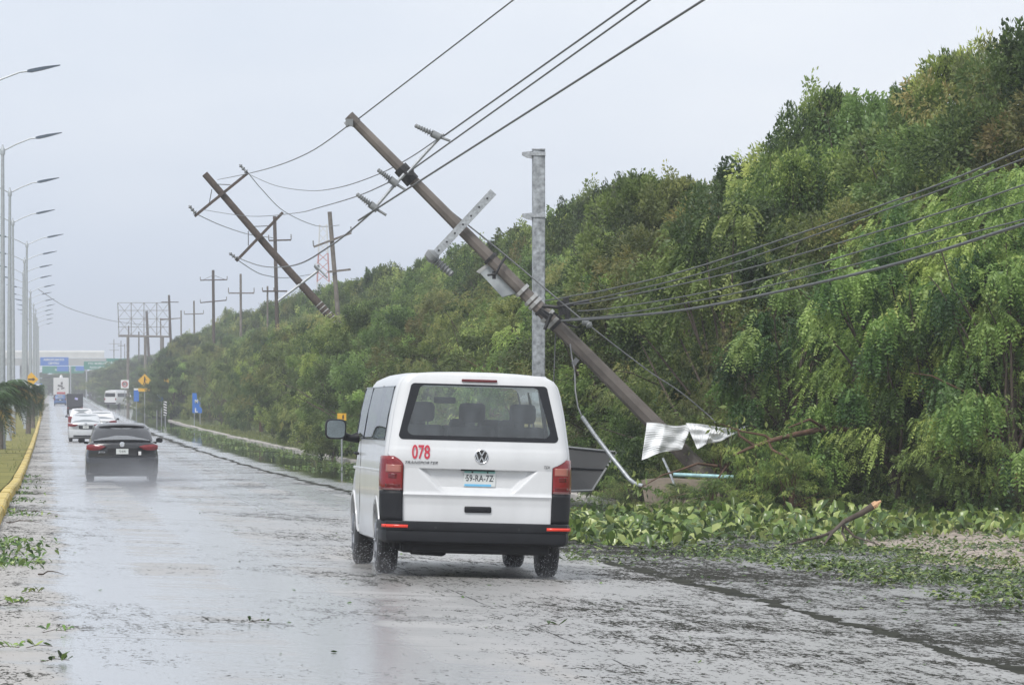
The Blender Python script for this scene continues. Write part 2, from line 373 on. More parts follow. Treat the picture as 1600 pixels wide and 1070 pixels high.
# ------------------------------------------------------------------ foliage
def leafmat(name, cols, rough=.5, transl=.38, hue=.0):
    m = bpy.data.materials.new(name); m.use_nodes = True; n, l = nodes(m); n.clear(); MATS[name] = m
    o = n.new('ShaderNodeOutputMaterial'); a = n.new('ShaderNodeAttribute'); a.attribute_name = 'tint'
    r = n.new('ShaderNodeValToRGB'); e = r.color_ramp.elements
    e[0].position = 0; e[0].color = (*cols[0], 1); e[1].position = 1; e[1].color = (*cols[-1], 1)
    for i, c in enumerate(cols[1:-1]): q = e.new((i + 1) / (len(cols) - 1)); q.color = (*c, 1)
    oi = n.new('ShaderNodeObjectInfo'); hs = n.new('ShaderNodeHueSaturation')
    h1 = math_node(n, l, 'MULTIPLY_ADD', oi.outputs['Random'], .04, .49); l.new(h1, hs.inputs['Hue'])
    v1 = math_node(n, l, 'MULTIPLY_ADD', math_node(n, l, 'FRACT', math_node(n, l, 'MULTIPLY', oi.outputs['Random'], 7.31)), .93, .72); l.new(v1, hs.inputs['Value'])
    l.new(a.outputs['Fac'], r.inputs[0]); l.new(r.outputs[0], hs.inputs['Color'])
    p = n.new('ShaderNodeBsdfPrincipled'); p.inputs['Roughness'].default_value = rough; p.inputs['Specular IOR Level'].default_value = .55
    l.new(hs.outputs[0], p.inputs['Base Color'])
    t = n.new('ShaderNodeBsdfTranslucent'); l.new(hs.outputs[0], t.inputs[0])
    mx = n.new('ShaderNodeMixShader'); mx.inputs[0].default_value = transl; l.new(p.outputs[0], mx.inputs[1]); l.new(t.outputs[0], mx.inputs[2])
    l.new(mx.outputs[0], o.inputs[0]); return m
DK = (.038, .064, .02); MD = (.12, .165, .045); LT = (.25, .30, .085); YL = (.43, .45, .14)
ML = [leafmat('foliage_dark', [(.03, .056, .018), (.09, .135, .04), (.15, .21, .06), (.2, .26, .08)]),
      leafmat('foliage_green', [DK, MD, LT, YL]),
      leafmat('foliage_olive', [(.05, .068, .024), (.12, .145, .045), (.23, .25, .08), (.27, .22, .08)]),
      leafmat('foliage_bright', [(.045, .085, .025), (.12, .19, .045), (.28, .36, .09), (.45, .50, .16)])]
M_bark = mat('bark', (.09, .07, .055), .85, var=.4, scale=6, bump=.6, bscale=25)
M_bark2 = mat('reddish_bark', (.13, .075, .05), .8, var=.35, scale=6, bump=.5)
def unit(a): return a / np.maximum(np.linalg.norm(a, axis=-1, keepdims=True), 1e-6)
def leaves(P, D, Ln, Wd, rs, fold=0):
    """rhombic leaves at P pointing along D"""
    n = len(P); D = unit(D); r = unit(rs.normal(size=(n, 3))); Sd = unit(np.cross(D, r))
    Ln = Ln[:, None]; Wd = Wd[:, None]
    up = np.cross(Sd, D)
    V = np.stack([P, P + D * Ln * .45 + Sd * Wd * .5 + up * fold * Wd, P + D * Ln, P + D * Ln * .45 - Sd * Wd * .5 + up * fold * Wd], 1).reshape(-1, 3)
    return V, np.arange(4 * n).reshape(-1, 4)
def crown(seed, W_, Hh, nclump, per, ll, lw, spray=False, z0=.3, droop=.5, topup=1.0, prof=None, pale=0.25, rc=(.34, .78)):
    rs = np.random.RandomState(seed)
    prof = prof or ((0, .8), (.25, 1), (.55, .95), (.8, .62), (1, .08))
    hh = rs.uniform(0, 1, nclump) ** .85; ang = rs.uniform(0, 2 * np.pi, nclump)
    rr = np.interp(hh, [p[0] for p in prof], [p[1] for p in prof]) * W_ / 2
    lob = 1 + .22 * np.sin(3 * ang + 7 * hh + seed) + .15 * np.sin(5 * ang - 9 * hh)
    rad = rr * lob * (.35 + .65 * np.sqrt(rs.uniform(0, 1, nclump)))
    C = np.stack([rad * np.cos(ang), rad * np.sin(ang), z0 + hh * (Hh - z0)], 1)
    # twigs that stick out of the top
    k = max(6, nclump // 12)
    tw = C[rs.choice(nclump, k)] + np.stack([rs.normal(0, .3, k), rs.normal(0, .3, k), rs.uniform(.3, .9, k) * topup], 1)
    C = np.vstack([C, tw]); RC = np.concatenate([rs.uniform(rc[0], rc[1], nclump), rs.uniform(.12, .24, k)])
    cnt = np.concatenate([np.full(nclump, per), np.full(k, per // 6)])
    ct = np.clip(rs.beta(1.3, 1.6, len(C)) + pale * rs.choice([0, 1], len(C), p=[.8, .2]), 0, 1)
    idx = np.repeat(np.arange(len(C)), cnt); n = len(idx)
    TF = 30 if not spray else 5                       # leaves come in tufts, tufts in pads
    nt_ = n // TF + len(C); tix = np.minimum(np.arange(n) // TF, nt_ - 1); ci = idx[np.minimum(np.arange(nt_) * TF, n - 1)]
    d = unit(rs.normal(size=(nt_, 3))); flat = np.array([1, 1, .62])
    tc_ = C[ci] + d * flat * RC[ci][:, None] * (rs.uniform(0, 1, nt_) ** .33)[:, None]
    tt_ = rs.uniform(-.16, .16, nt_) + .10 * d[:, 2]
    d2 = unit(rs.normal(size=(n, 3))); tr = rs.uniform(.09, .17, nt_) * (1 if not spray else 1.5)
    P = tc_[tix] + d2 * np.array([.9, .9, 1.35]) * (tr[tix] * rs.uniform(0, 1, n) ** .4)[:, None] + np.array([-.25, 0, 0]) * 0
    d = unit(d[tix] * .7 + d2 * .6)
    outw = P - np.array([0, 0, Hh * .4]); outw[:, 2] *= .4
    D = unit(d * .6 + unit(outw) * .5 + rs.normal(0, .35, (n, 3)) + np.array([-.35, 0, -droop]))
    tint = np.clip(ct[idx] * .85 + tt_[tix] + rs.uniform(-.07, .1, n), 0, 1)
    if not spray:
        V, Fq = leaves(P, D, rs.uniform(.65, 1.2, n) * ll, rs.uniform(.7, 1.2, n) * lw, rs, .12); return V, Fq, tint, C
    # sprays: pairs of leaflets along a hanging rachis
    K = 7; Vs = []; Ts = []
    side = unit(np.cross(D, unit(rs.normal(size=(n, 3)) * .5 + np.array([0, 0, 1]))))
    for i in range(K):
        t = (i + .5) / K; Q = P + D * ll * t * 3.2 + np.array([0, 0, -1]) * (t * t * ll * .9 * droop)
        for s_ in (-1, 1):
            v, f = leaves(Q, side * s_ + D * .7 + np.array([0, 0, -.25]), np.full(n, ll * (1.1 - .5 * t)), np.full(n, lw), rs, .1)
            Vs.append(v); Ts.append(tint)
    V = np.vstack(Vs); return V, np.arange(len(V)).reshape(-1, 4), np.concatenate(Ts), C
def trunk(seed, Cn, Hh, m, r=.13, nb=16, name='trunk'):
    rs = random.Random(seed); b = MB()
    top = Vector((rs.uniform(-.3, .3), rs.uniform(-.3, .3), Hh * .72))
    pts = [Vector((0, 0, -.3))] + [Vector((top.x * t + rs.uniform(-.12, .12), top.y * t + rs.uniform(-.12, .12), top.z * t)) for t in (.1, .25, .45, .7, 1)]
    b.tube(pts, [r * 1.3, r, r * .85, r * .7, r * .5, r * .2], 8)
    for k in range(nb):
        c = Vector(Cn[rs.randrange(len(Cn))]); t = rs.uniform(.08, .8); i = min(4, int(t * 5)); p = pts[i].lerp(pts[i + 1], t * 5 - i)
        mid = p.lerp(c, .5) + Vector((rs.uniform(-.25, .25), rs.uniform(-.25, .25), rs.uniform(0, .35)))
        r1 = r * .45 * (1 - .5 * t)
        b.tube([p, p.lerp(mid, .5) + Vector((0, 0, .06)), mid, mid.lerp(c, .5), c], [r1, r1 * .8, r1 * .6, r1 * .4, .008], 5)
    for k in range(9):
        c = Vector(Cn[rs.randrange(len(Cn))]); c = Vector((c.x * 1.25, c.y * 1.25, c.z + .35)); p = Vector((c.x * .3, c.y * .3, c.z * .6)); mid = p.lerp(c, .55) + Vector((rs.uniform(-.2, .2), rs.uniform(-.2, .2), .15))
        b.tube([p, mid, mid.lerp(c, .6) + Vector((0, rs.uniform(-.1, .1), .08)), c], [.03, .02, .013, .006], 5)
    o = b.build(name, m, smooth=80); me = o.data; COL.objects.unlink(o); bpy.data.objects.remove(o); return me
VAR = {}
def variant(key, seed, W_, Hh, ncl, per, ll, lw, mt, **k):
    bark = k.pop('bark', M_bark); r = k.pop('r', .12)
    V, Fq, t, C = crown(seed, W_, Hh, ncl, per, ll, lw, **k)
    VAR[key] = (npmesh('crown', V, Fq, t, mt), trunk(seed, C, Hh, bark, r), Hh, W_)
variant('bush1', 1, 4.6, 6, 75, 780, .095, .042, ML[1], z0=.2)
variant('bush2', 2, 4.8, 6, 75, 780, .09, .045, ML[0], z0=.2)
variant('bush3', 3, 4.6, 6, 75, 780, .10, .036, ML[2], z0=.3)
variant('broad', 4, 4.8, 7, 80, 760, .105, .055, ML[0], z0=1.2, droop=.3, prof=((0, .6), (.3, .95), (.62, 1), (.82, .66), (1, .1)))
variant('broad2', 5, 5.0, 7, 80, 760, .10, .05, ML[1], z0=1.4, droop=.3, prof=((0, .5), (.3, .95), (.65, 1), (.85, .62), (1, .1)))
variant('feather', 6, 4.2, 6, 90, 42, .07, .026, ML[1], spray=True, z0=.1, droop=1.2, bark=M_bark2)
variant('feather2', 7, 4.4, 6, 70, 42, .085, .034, ML[3], spray=True, z0=.1, droop=1.3, bark=M_bark2, pale=.3)
variant('olive', 8, 4.4, 6, 90, 42, .065, .02, ML[2], spray=True, z0=.1, droop=.9)
variant('pendant', 10, 4.2, 6, 30, 52, .12, .05, ML[3], spray=True, z0=1.2, droop=1.5, pale=.45, rc=(.22, .42))
variant('bright', 9, 3.6, 5.5, 50, 700, .09, .038, ML[3], z0=.5)
def tree(key, x, Y, ytop, label, group=None, name='tree', wide=1.0, rot=None, base=None):
    cr, tr, Hh, W_ = VAR[key]; X = (x - 800) / F * Y; z = base if base is not None else verge(X, Y)
    h = CZ + (600 - ytop) / F * Y - z; s = h / (Hh + .35)
    t = thing(name, label, 'tree', (X, Y, z), (0, 0, rng.uniform(0, 6.28) if rot is None else rot), group)
    sx = wide * (.5 + .5 * s); t.scale = (sx, sx, s)
    mobj('trunk', tr, t); mobj('crown', cr, t); return t
SKY = [(150, 600), (200, 580), (232, 553), (250, 545), (300, 517), (345, 487), (400, 481), (430, 474), (480, 452), (520, 436), (560, 428), (600, 416), (640, 408), (700, 396), (760, 382), (800, 362), (850, 330), (900, 306), (950, 285), (980, 250), (1040, 240), (1100, 246), (1150, 238), (1200, 205), (1240, 180), (1280, 140), (1330, 112), (1370, 120), (1400, 92), (1450, 84), (1510, 64), (1560, 44), (1600, 36), (1700, 15)]
def skyl(x):
    for (a, p), (b_, q) in zip(SKY, SKY[1:]):
        if x <= b_: return p + (q - p) * (x - a) / (b_ - a)
    return 15
def zone(x):
    for lim, s in ((290, 'beside the pedestrian warning sign'), (400, 'behind the broken blue sign'), (500, 'below the brown leaning pole'), (600, 'left of the white van'), (740, 'above the van roof'), (850, 'left of the square post'), (960, 'right of the square post'), (1080, 'behind the leaning concrete pole'), (1200, 'above the hanging white metal sheet'), (1320, 'above the snapped brown limb'), (1450, 'on the right slope under the cables'), (3000, 'at the right end of the wood')):
        if x < lim: return s
KW = {'bush1': 'mid green bushy tree', 'bush2': 'dark green bushy tree', 'bush3': 'olive green bushy tree', 'broad': 'dark broad tree', 'broad2': 'green broad-crowned tree', 'feather': 'feathery drooping tree', 'feather2': 'bright feathery tree', 'olive': 'fine-leaved olive tree', 'bright': 'light yellow-green tree', 'pendant': 'pale pendulous tree'}
NUM = ['', 'second ', 'third ', 'fourth ', 'fifth ', 'sixth ']; seen = {}
def auto(key, x, Y, yt, row, **k):
    la = f'{KW[key]} {row} {zone(x)}'; q = seen.get(la, 0); seen[la] = q + 1
    if q: la = f'{NUM[min(q, 5)]}{la}'
    tree(key, x, Y, yt, la, 'trees of the roadside wood', **k)
edgeY = lambda x, u: (.73 + .1035 * 55.6 + u) / ((x - 800) / F + .1035)
front_keys = ['bush2', 'bright', 'bush3', 'bush1', 'olive', 'feather', 'bush1', 'feather2']
# back row: the skyline
x = 262; i = 0
while x < 1700:
    Y = min(edgeY(x, 12), 460) if x < 1000 else 92 + (1200 - x) * .03
    key = ['broad', 'bush1', 'broad2', 'bush2', 'broad', 'broad2', 'bush3'][i % 7]
    auto(key, x, Y, skyl(x) + (rng.uniform(-9, 14) if x < 900 else rng.uniform(-6, 38)), 'on the skyline', wide=.95 if x < 850 else rng.uniform(.7, .95))
    x += max(16, 190 / Y * 22 * (1.0 if x < 1000 else 1.35)); i += 1
x = 262; i = 0
while x < 1700:                      # middle row
    Y = min(edgeY(x, 9), 430) if x < 1000 else 84
    key = ['bush1', 'bright', 'bush3', 'broad2', 'feather2', 'bush2', 'bright', 'broad', 'olive'][i % 9]
    yt = skyl(x); gy = 600 + F * (CZ - gz(9, Y)) / Y
    auto(key, x, Y, yt + (gy - yt) * rng.uniform(.14, .26), 'in mid-wood', wide=.95)
    x += max(20, 230 / Y * 22 * (1.0 if x < 1000 else 1.3)); i += 1
x = 268; i = 0
while x < 960:                       # front row at the kerb
    Y = min(edgeY(x, 5.4 if x > 440 else 6.7), 392)
    yt = skyl(x); gy = 600 + F * (CZ - gz(9, Y)) / Y
    auto(front_keys[i % 8], x, Y, yt + (gy - yt) * rng.uniform(.16, .36), 'at the kerb', wide=1.0)
    x += max(20, 210 / Y * 22); i += 1
auto('bush1', 562, 157, 474, 'at the kerb', wide=1.0)
auto('broad2', 520, 164, 500, 'at the kerb', wide=.7)
for key, x, Y, yt, w in (('bush2', 1010, 84, 470, .9), ('olive', 1100, 80, 420, .9), ('bush1', 1170, 79, 300, .95), ('feather', 1240, 76, 395, .95), ('bright', 1245, 80, 225, .8), ('olive', 1180, 75, 480, .8),
                        ('bush3', 1330, 78, 300, .95), ('feather', 1350, 74, 470, .9), ('feather2', 1420, 73, 290, .85), ('bush2', 1440, 79, 190, .95), ('feather', 1480, 72, 480, .9),
                        ('feather2', 1540, 71.5, 245, .9), ('bush1', 1545, 78, 150, .95), ('feather', 1600, 70, 400, .9), ('feather2', 1650, 70, 250, .9), ('bush3', 1640, 77, 120, 1.0),
                        ('bush2', 1060, 82, 560, .8), ('feather', 1130, 74.5, 640, .6), ('bush2', 1290, 74, 640, .8), ('bush2', 1400, 72, 640, .8), ('bush2', 1530, 70.5, 640, .8), ('pendant', 1130, 76, 300, .9), ('pendant', 1250, 73.2, 420, .9), ('pendant', 1400, 71.5, 330, .9), ('pendant', 1490, 70.8, 380, .9), ('pendant', 1590, 69.4, 300, .9), ('feather2', 1185, 71.3, 665, .5), ('feather', 1110, 70.8, 745, .5), ('feather', 1235, 71, 700, .6), ('feather', 1060, 72, 752, .45), ('olive', 1000, 76, 725, .5), ('feather', 975, 80, 700, .5)):
    auto(key, x, Y, yt, 'at the wood edge', wide=w)
# far trees at both sides of the road and across its end
for k in range(26):
    x = 66 + k * 8.2 + rng.uniform(-2, 2); Y = 1020 + rng.uniform(-40, 60) if k < 14 else 780 + rng.uniform(-40, 160)
    yt = (583 if x < 110 else 580 if x < 150 else 575 - (x - 150) * .25) + rng.uniform(-4, 4)
    if Y < 900 and x < XG(Y) / Y * F + 800 + 110 * 60 / Y * 1.2: Y = 1000
    t = tree(['bush2', 'broad', 'bush3'][k % 3], x, Y, yt, 'hazy grey-green tree in the far distance beyond the signs', 'far trees at the end of the road', wide=2.0)
for k, (x, Y, yt) in enumerate(((236, 520, 585), (246, 470, 604), (178, 700, 594), (252, 500, 560), (262, 445, 575), (222, 640, 570), (232, 640, 556), (195, 700, 578))):
    tree(['bush1', 'bush3', 'bush2'][k % 3], x, Y, yt, ['low hazy bush left of the pedestrian sign', 'low green bush under the pedestrian sign', 'hazy bush behind the white minibus', 'grey-green tree behind the pedestrian sign', 'green tree right of the pedestrian sign', 'hazy tree above the speed sign', 'tall hazy tree under the billboard frame', 'pale far tree right of the green road sign'][k], 'hazy trees around the side street', wide=1.3)
for k in range(7):
    Y = 420 + 90 * k; X = XG(Y) - 8.5 - (k % 3) * 2; tree('bush2', 800 + X / Y * F, Y, 606 - k * 2, f'hazy bush in the median, {["first", "second", "third", "fourth", "fifth", "sixth", "seventh"][k]} past the yellow arrow sign', 'bushes along the median', wide=.8)

# ---- palms in the median
def frond(b, p, az_, L_, rise, sag, nl=22, w=.035):
    d = Vector((math.cos(az_), math.sin(az_), 0)); s = Vector((-d.y, d.x, 0)); pts = []
    for i in range(9):
        t = i / 8; pts.append(p + d * L_ * t * (1 - .15 * t) + Vector((0, 0, rise * t - sag * t * t)))
    b.tube(pts, [.022 * (1 - .8 * i / 8) for i in range(9)], 5)
    for i in range(nl):
        t = .15 + .85 * i / nl; k = min(7, int(t * 8)); q = pts[k].lerp(pts[k + 1], t * 8 - k); ll = .68 * math.sin(math.pi * min(1, .25 + t * .75)) + .12
        for sg in (-1, 1):
            e = (s * sg * .8 + d * .55 + Vector((0, 0, -.35 - .3 * rng.random()))).normalized() * ll
            m_ = e * .5 + Vector((0, 0, .04)); wv = d * w * .6
            b.add([q - wv, q + wv, q + m_ + wv, q + e, q + m_ - wv], [(0, 1, 2, 3, 4)])
M_palm = mat('palm_leaf', (.05, .095, .03), .5, var=.3, scale=3); M_palmy = mat('yellowed_frond', (.33, .25, .06), .6, var=.2)
M_ptr = mat('palm_trunk', (.14, .12, .10), .85, var=.3, bump=.6)
for k, (x, Y, hh, Lf, la) in enumerate(((-1, 182, 2.5, 1.7, 'wind-blown palm on the median lawn at the left edge, nearest to the road'), (-24, 168, 2.1, 1.6, 'palm cut by the left frame edge on the median lawn'), (44, 262, 2.4, .95, 'smaller dark palm behind the nearest palm, below the yellow arrow sign'), (51, 305, 2.3, .8, 'far small palm beside the yellow kerb'))):
    X = (x - 800) / F * Y; z = verge(X, Y); t = thing('palm_tree', la, 'palm', (X, Y, z), group='palms on the median')
    b = MB(); b.tube([(X, Y, z - .2), (X + .03, Y, z + hh * .5), (X, Y, z + hh)], [.17, .13, .1], 10); b.build('trunk', M_ptr, t, smooth=60)
    for j in range(32):
        b = MB(); fz = rng.uniform(.3, 1.7); frond(b, Vector((X, Y, z + hh)), j * 2.4 + rng.uniform(-.3, .3), Lf * rng.uniform(.7, 1.05), fz, rng.uniform(1.0, 1.9) + (.4 if fz < .7 else 0)); b.build('frond', M_palmy if j in (5,) else M_palm, t)

# ---- ground litter
def broadleaf(P, az_, tilt, Ln, Wd, curl, tint, cup=.25):
    n = len(P); c, s = np.cos(az_), np.sin(az_); ct, st = np.cos(tilt), np.sin(tilt)
    D = np.stack([c * ct, s * ct, st], 1); Sd = np.stack([-s, c, np.zeros(n)], 1); roll = nr.uniform(-.9, .9, n)
    Up = np.cross(D, Sd); Up *= np.sign(Up[:, 2:3] + 1e-6); Sd2 = Sd * np.cos(roll)[:, None] + Up * np.sin(roll)[:, None]
    rows = []
    for t, w in ((0, .12), (.35, .8), (.7, 1), (1, .15)):
        mid = P + D * (Ln * t)[:, None] + Up * (curl * Ln * (t - t * t) * 1.6)[:, None]
        for q in (-1, 0, 1): rows.append(mid + Sd2 * (Wd * .5 * w * q)[:, None] + Up * (Wd * cup * abs(q) * w)[:, None])
    V = np.stack(rows, 1).reshape(-1, 3); f = []
    for i in range(3):
        for j in range(2): a = i * 3 + j; f.append([a, a + 1, a + 4, a + 3])
    Fq = (np.arange(n)[:, None, None] * 12 + np.array(f)[None]).reshape(-1, 4)
    return V, Fq, np.repeat(tint, 6)
def scatter(n, u0, u1, Y0, Y1, dens=None):
    o = []
    while len(o) < n:
        Y = Y0 + (Y1 - Y0) * nr.rand(); u = u0 + (u1 - u0) * nr.rand()
        if dens is None or nr.rand() < dens(u, Y): o.append((XG(Y) + u, Y, gz(u, Y)))
    return np.array(o)
M_lit = leafmat('fallen_leaf', [(.03, .055, .014), (.075, .13, .025), (.17, .24, .05), (.38, .42, .15)], rough=.28, transl=.2)
def px_band(n, fn):
    o = []
    while len(o) < n:
        x = nr.uniform(880, 1720); lo, hi, ht = fn(x); y = lo + (hi - lo) * nr.beta(1.3, 1.3)
        p = gp(x, y); o.append((p.x, p.y, p.z + ht * nr.rand() ** 1.5))
    return np.array(o)
# thick drift of big leaves in front of the wood
def drift1(x):
    return (806, 854 + 6 * math.sin(x * .02) - (10 if x > 1350 else 0), .30 * (.35 + .65 * abs(math.sin(x * .017 + 1.2) * math.sin(x * .0061 + .4)) ** .6) if x > 990 else .13)
P = px_band(9500, drift1)
keep = nr.rand(len(P)) < .22 + .78 * (np.sin(P[:, 0] * 2.3 + 1 + P[:, 1] * .5) ** 2) * np.clip(.45 + .8 * np.sin(P[:, 0] * .9 - P[:, 1] * .35) ** 2, 0, 1)
P = P[keep]; n = len(P)
V, Fq, t = broadleaf(P, nr.uniform(0, 6.28, n), nr.uniform(-.2, 1.25, n), nr.uniform(.08, .25, n), nr.uniform(.045, .135, n), nr.uniform(-.3, .7, n), nr.beta(1.0, 1.0, n))
me = npmesh('leaf_drift', V, Fq, t, M_lit); me.shade_smooth(); tag(mobj('leaf_drift', me), 'thick drift of large torn green leaves along the wood edge', kind='stuff')
# small debris carpet nearer: right side
def drift2(x):
    k = max(0, (x - 1180) / 420); return (848 - 14 * k, 884 + 76 * min(1, k), .07)
P = px_band(24000, drift2); d = np.sin(P[:, 0] * 3 + P[:, 1] * .7) * .5 + np.sin(P[:, 0] * 1.1 - P[:, 1] * 1.3) * .5
x_ = 800 + P[:, 0] / P[:, 1] * F
P = P[(nr.rand(len(P)) < np.clip(.55 + .6 * d, .05, 1)) & (nr.rand(len(P)) < np.clip((x_ - 950) / 450, .12, 1))]; n = len(P)
V, Fq, t = broadleaf(P, nr.uniform(0, 6.28, n), nr.uniform(-.15, .5, n), nr.uniform(.025, .10, n), nr.uniform(.01, .045, n), nr.uniform(-.2, .4, n), nr.beta(1.0, 1.5, n))
me = npmesh('leaf_carpet', V, Fq, t, M_lit); tag(mobj('leaf_carpet', me), 'carpet of shredded leaves beside the gravel entrance', kind='stuff')
# shoulder debris beyond the van, along the right kerb
P = scatter(4200, 1.0, 4.0, 84, 330, lambda u, Y: max(.0, (u - .8 - .8 * math.sin(Y * .21) - .4 * math.sin(Y * .6 + u)) / 3.2) ** 1.4 * (.12 + .88 * math.sin(Y * .13 + u + 1) ** 4) * (1 if Y < 150 else .6)); P[:, 2] += .008 + .02 * nr.rand(len(P)); n = len(P)
V, Fq, t = broadleaf(P, nr.uniform(0, 6.28, n), nr.uniform(-.05, .25, n), nr.uniform(.04, .14, n), nr.uniform(.02, .06, n), nr.uniform(-.2, .4, n), nr.beta(1.2, 2.4, n))
me = npmesh('leaf_litter', V, Fq, t, M_lit); tag(mobj('leaf_litter', me), 'leaf litter floating by the right kerb', kind='stuff')
# sparse bits over road and shoulder
P = scatter(2600, .2, 4.6, 36, 84, lambda u, Y: (.1 + .9 * max(0, u / 4.4) ** 1.2) * (.2 + .8 * math.sin(u * 2 + Y * .5) ** 2)); P[:, 2] += .005; n = len(P)
P2 = scatter(150, -7.1, 0, 27, 90, lambda u, Y: .2 + .4 * (u < -6) + .3 * (u > -3)); P2[:, 2] += .005
P = np.vstack([P, P2]); n = len(P)
V, Fq, t = broadleaf(P, nr.uniform(0, 6.28, n), nr.uniform(-.05, .12, n), nr.uniform(.015, .06, n), nr.uniform(.008, .028, n), nr.uniform(-.2, .3, n), nr.beta(1.0, 2.6, n))
me = npmesh('road_debris', V, Fq, t, M_lit); tag(mobj('road_debris', me), 'scattered leaf scraps on the wet road', kind='stuff')
# left kerb litter
P = np.vstack([scatter(560, -7.3, -6.35, 43.5, 51, lambda u, Y: max(0, (-6.3 - u)) ** 1.2 * (.15 + .85 * math.sin(Y * .62 + 1.6) ** 4)), scatter(260, -7.15, -6.5, 66, 125, lambda u, Y: max(0, (-6.4 - u)) ** 1.5 * (math.sin(Y * .3) ** 6))])
P[:, 2] += .005 + .12 * nr.rand(len(P)) * (P[:, 1] > 46) * (P[:, 1] < 59); n = len(P)
V, Fq, t = broadleaf(P, nr.uniform(0, 6.28, n), nr.uniform(0, .9, n), nr.uniform(.04, .11, n), nr.uniform(.02, .045, n), nr.uniform(-.2, .4, n), nr.beta(1.4, 2.0, n))
me = npmesh('kerb_litter', V, Fq, t, M_lit); tag(mobj('kerb_litter', me), 'leaf litter against the yellow kerb', kind='stuff')
# grass at the verge and median edges
P = np.vstack([scatter(9000, 4.25, 6.5, 78, 330), scatter(2500, -14, -7.4, 90, 260)]); P[:, 2] += .1; n = len(P)
V, Fq = leaves(P, nr.normal(0, .45, (n, 3)) + np.array([0, 0, 1]), nr.uniform(.06, .22, n), nr.uniform(.015, .04, n), nr)
me = npmesh('verge_tufts', V, Fq, nr.beta(2, 2, n), leafmat('grass_blade', [(.06, .08, .02), (.14, .15, .045), (.25, .24, .08)])); tag(mobj('grass', me), 'short grass tufts on the verge', kind='stuff')

# fallen branches (each one a thing)
M_wound = mat('fresh_wood', (.6, .36, .2), .7, var=.2)
def branch(name, label, pts, r, twigs, m=M_bark, broken=True, leafy=0, group=None):
    t = thing(name, label, 'branch', pts[0], group=group); b = MB(); n = len(pts)
    b.tube(pts, [r * (1 - .75 * i / (n - 1)) for i in range(n)], 8)
    for tw in twigs: b.tube(tw, [r * .45, r * .35, r * .18][:len(tw)] if len(tw) <= 3 else [r * .45 * (1 - .7 * i / (len(tw) - 1)) for i in range(len(tw))], 6)
    b.build('limb', m, t, smooth=60)
    if broken:
        b = MB(); d = (Vector(pts[0]) - Vector(pts[1])).normalized(); b.lathe(Vector(pts[0]) - d * .02, d, [(0, r * 1.04), (.05, r * 1.0), (.07, r * .6), (.12, r * .3)], 7); b.build('broken_end', M_wound, t)
    if leafy:
        ends = [Vector(pts[-1])] + [Vector(tw[-1]) for tw in twigs]; Cc = np.array([e for e in ends for _ in range(leafy)]); rs = np.random.RandomState(5)
        Pp = Cc + rs.normal(0, .11, Cc.shape); V, Fq = leaves(Pp - np.array(t.location), rs.normal(0, .5, Cc.shape) + np.array([-.2, 0, -.5]), rs.uniform(.08, .16, len(Pp)), rs.uniform(.03, .06, len(Pp)), rs)
        mobj('foliage', npmesh('foliage', V, Fq, rs.beta(2, 2, len(Pp)), ML[3]), t)
    return t
Yb = 55.8
branch('fallen_branch', 'snapped branch with pale broken end standing up out of the leaf drift', [at(1366, 789, Yb), at(1345, 802, Yb), at(1318, 815, Yb), at(1300, 832, Yb - .5), at(1288, 850, Yb - 1)], .045, [[at(1318, 816, Yb), at(1316, 832, Yb), at(1322, 845, Yb - 1)], [at(1316, 818, Yb), at(1335, 838, Yb), at(1372, 850, Yb - 1)], [at(1300, 832, Yb), at(1255, 845, Yb - .5), at(1232, 850, Yb - 1)], [at(1303, 828, Yb), at(1280, 840, Yb), at(1255, 842, Yb - 1)]])
branch('snapped_limb', 'long reddish bare limb torn from the wood right of the white metal sheet', [at(1325, 672, 72), at(1290, 670, 71.8), at(1245, 678, 71.5), at(1205, 688, 71), at(1170, 700, 71), at(1145, 712, 71)], .062, [[at(1205, 688, 71), at(1195, 680, 71), at(1160, 674, 70.8), at(1125, 662, 70.5)], [at(1200, 688, 71), at(1206, 702, 71), at(1225, 712, 70.8), at(1237, 722, 70.6)], [at(1180, 697, 71), at(1155, 680, 71), at(1150, 660, 71)], [at(1290, 670, 71.8), at(1265, 655, 71.5), at(1232, 668, 71)]], m=M_bark2, broken=False, leafy=26)
branch('fallen_branch', 'thin bare branch arching over the broken concrete block', [at(1120, 728, 72), at(1090, 724, 71.8), at(1060, 735, 71.5), at(1035, 742, 71.3), at(1000, 762, 71)], .026, [[at(1130, 735, 72), at(1112, 760, 71), at(1085, 768, 70.8), at(1040, 778, 70.5)], [at(1135, 728, 72), at(1120, 752, 71), at(1095, 772, 70.6)]], m=M_bark2, broken=False, leafy=40)
branch('snapped_limb', 'broken orange-tipped branch at the right edge', [at(1592, 740, 69), at(1602, 725, 69), at(1625, 705, 69.5)], .05, [], m=M_wound)
for k, (x0, y0, x1, y1) in enumerate(((12, 801, 90, 806), (10, 818, 66, 820), (60, 900, 100, 902), (1385, 842, 1445, 838), (1500, 880, 1530, 866))):
    a, c = gp(x0, y0), gp(x1, y1); mid = a.lerp(c, .5) + Vector((0, .1, .05)); a.z += .02; c.z += .03
    branch('fallen_twig', ['dark stick lying on the road by the yellow kerb end', 'second stick just nearer than the kerb end', 'stick by the leafy twig at the left edge', 'twig on the pink gravel', 'upright twig in the leaf carpet', 'tiny twig on the near road', 'short twig left of the van'][k], [a, a.lerp(mid, .3) + Vector((0, .05, -.01)), a.lerp(mid, .7) + Vector((0, -.04, .01)), mid, mid.lerp(c, .5) + Vector((0, .06, 0)), c], .009, [], broken=False, group='twigs lying on the road')
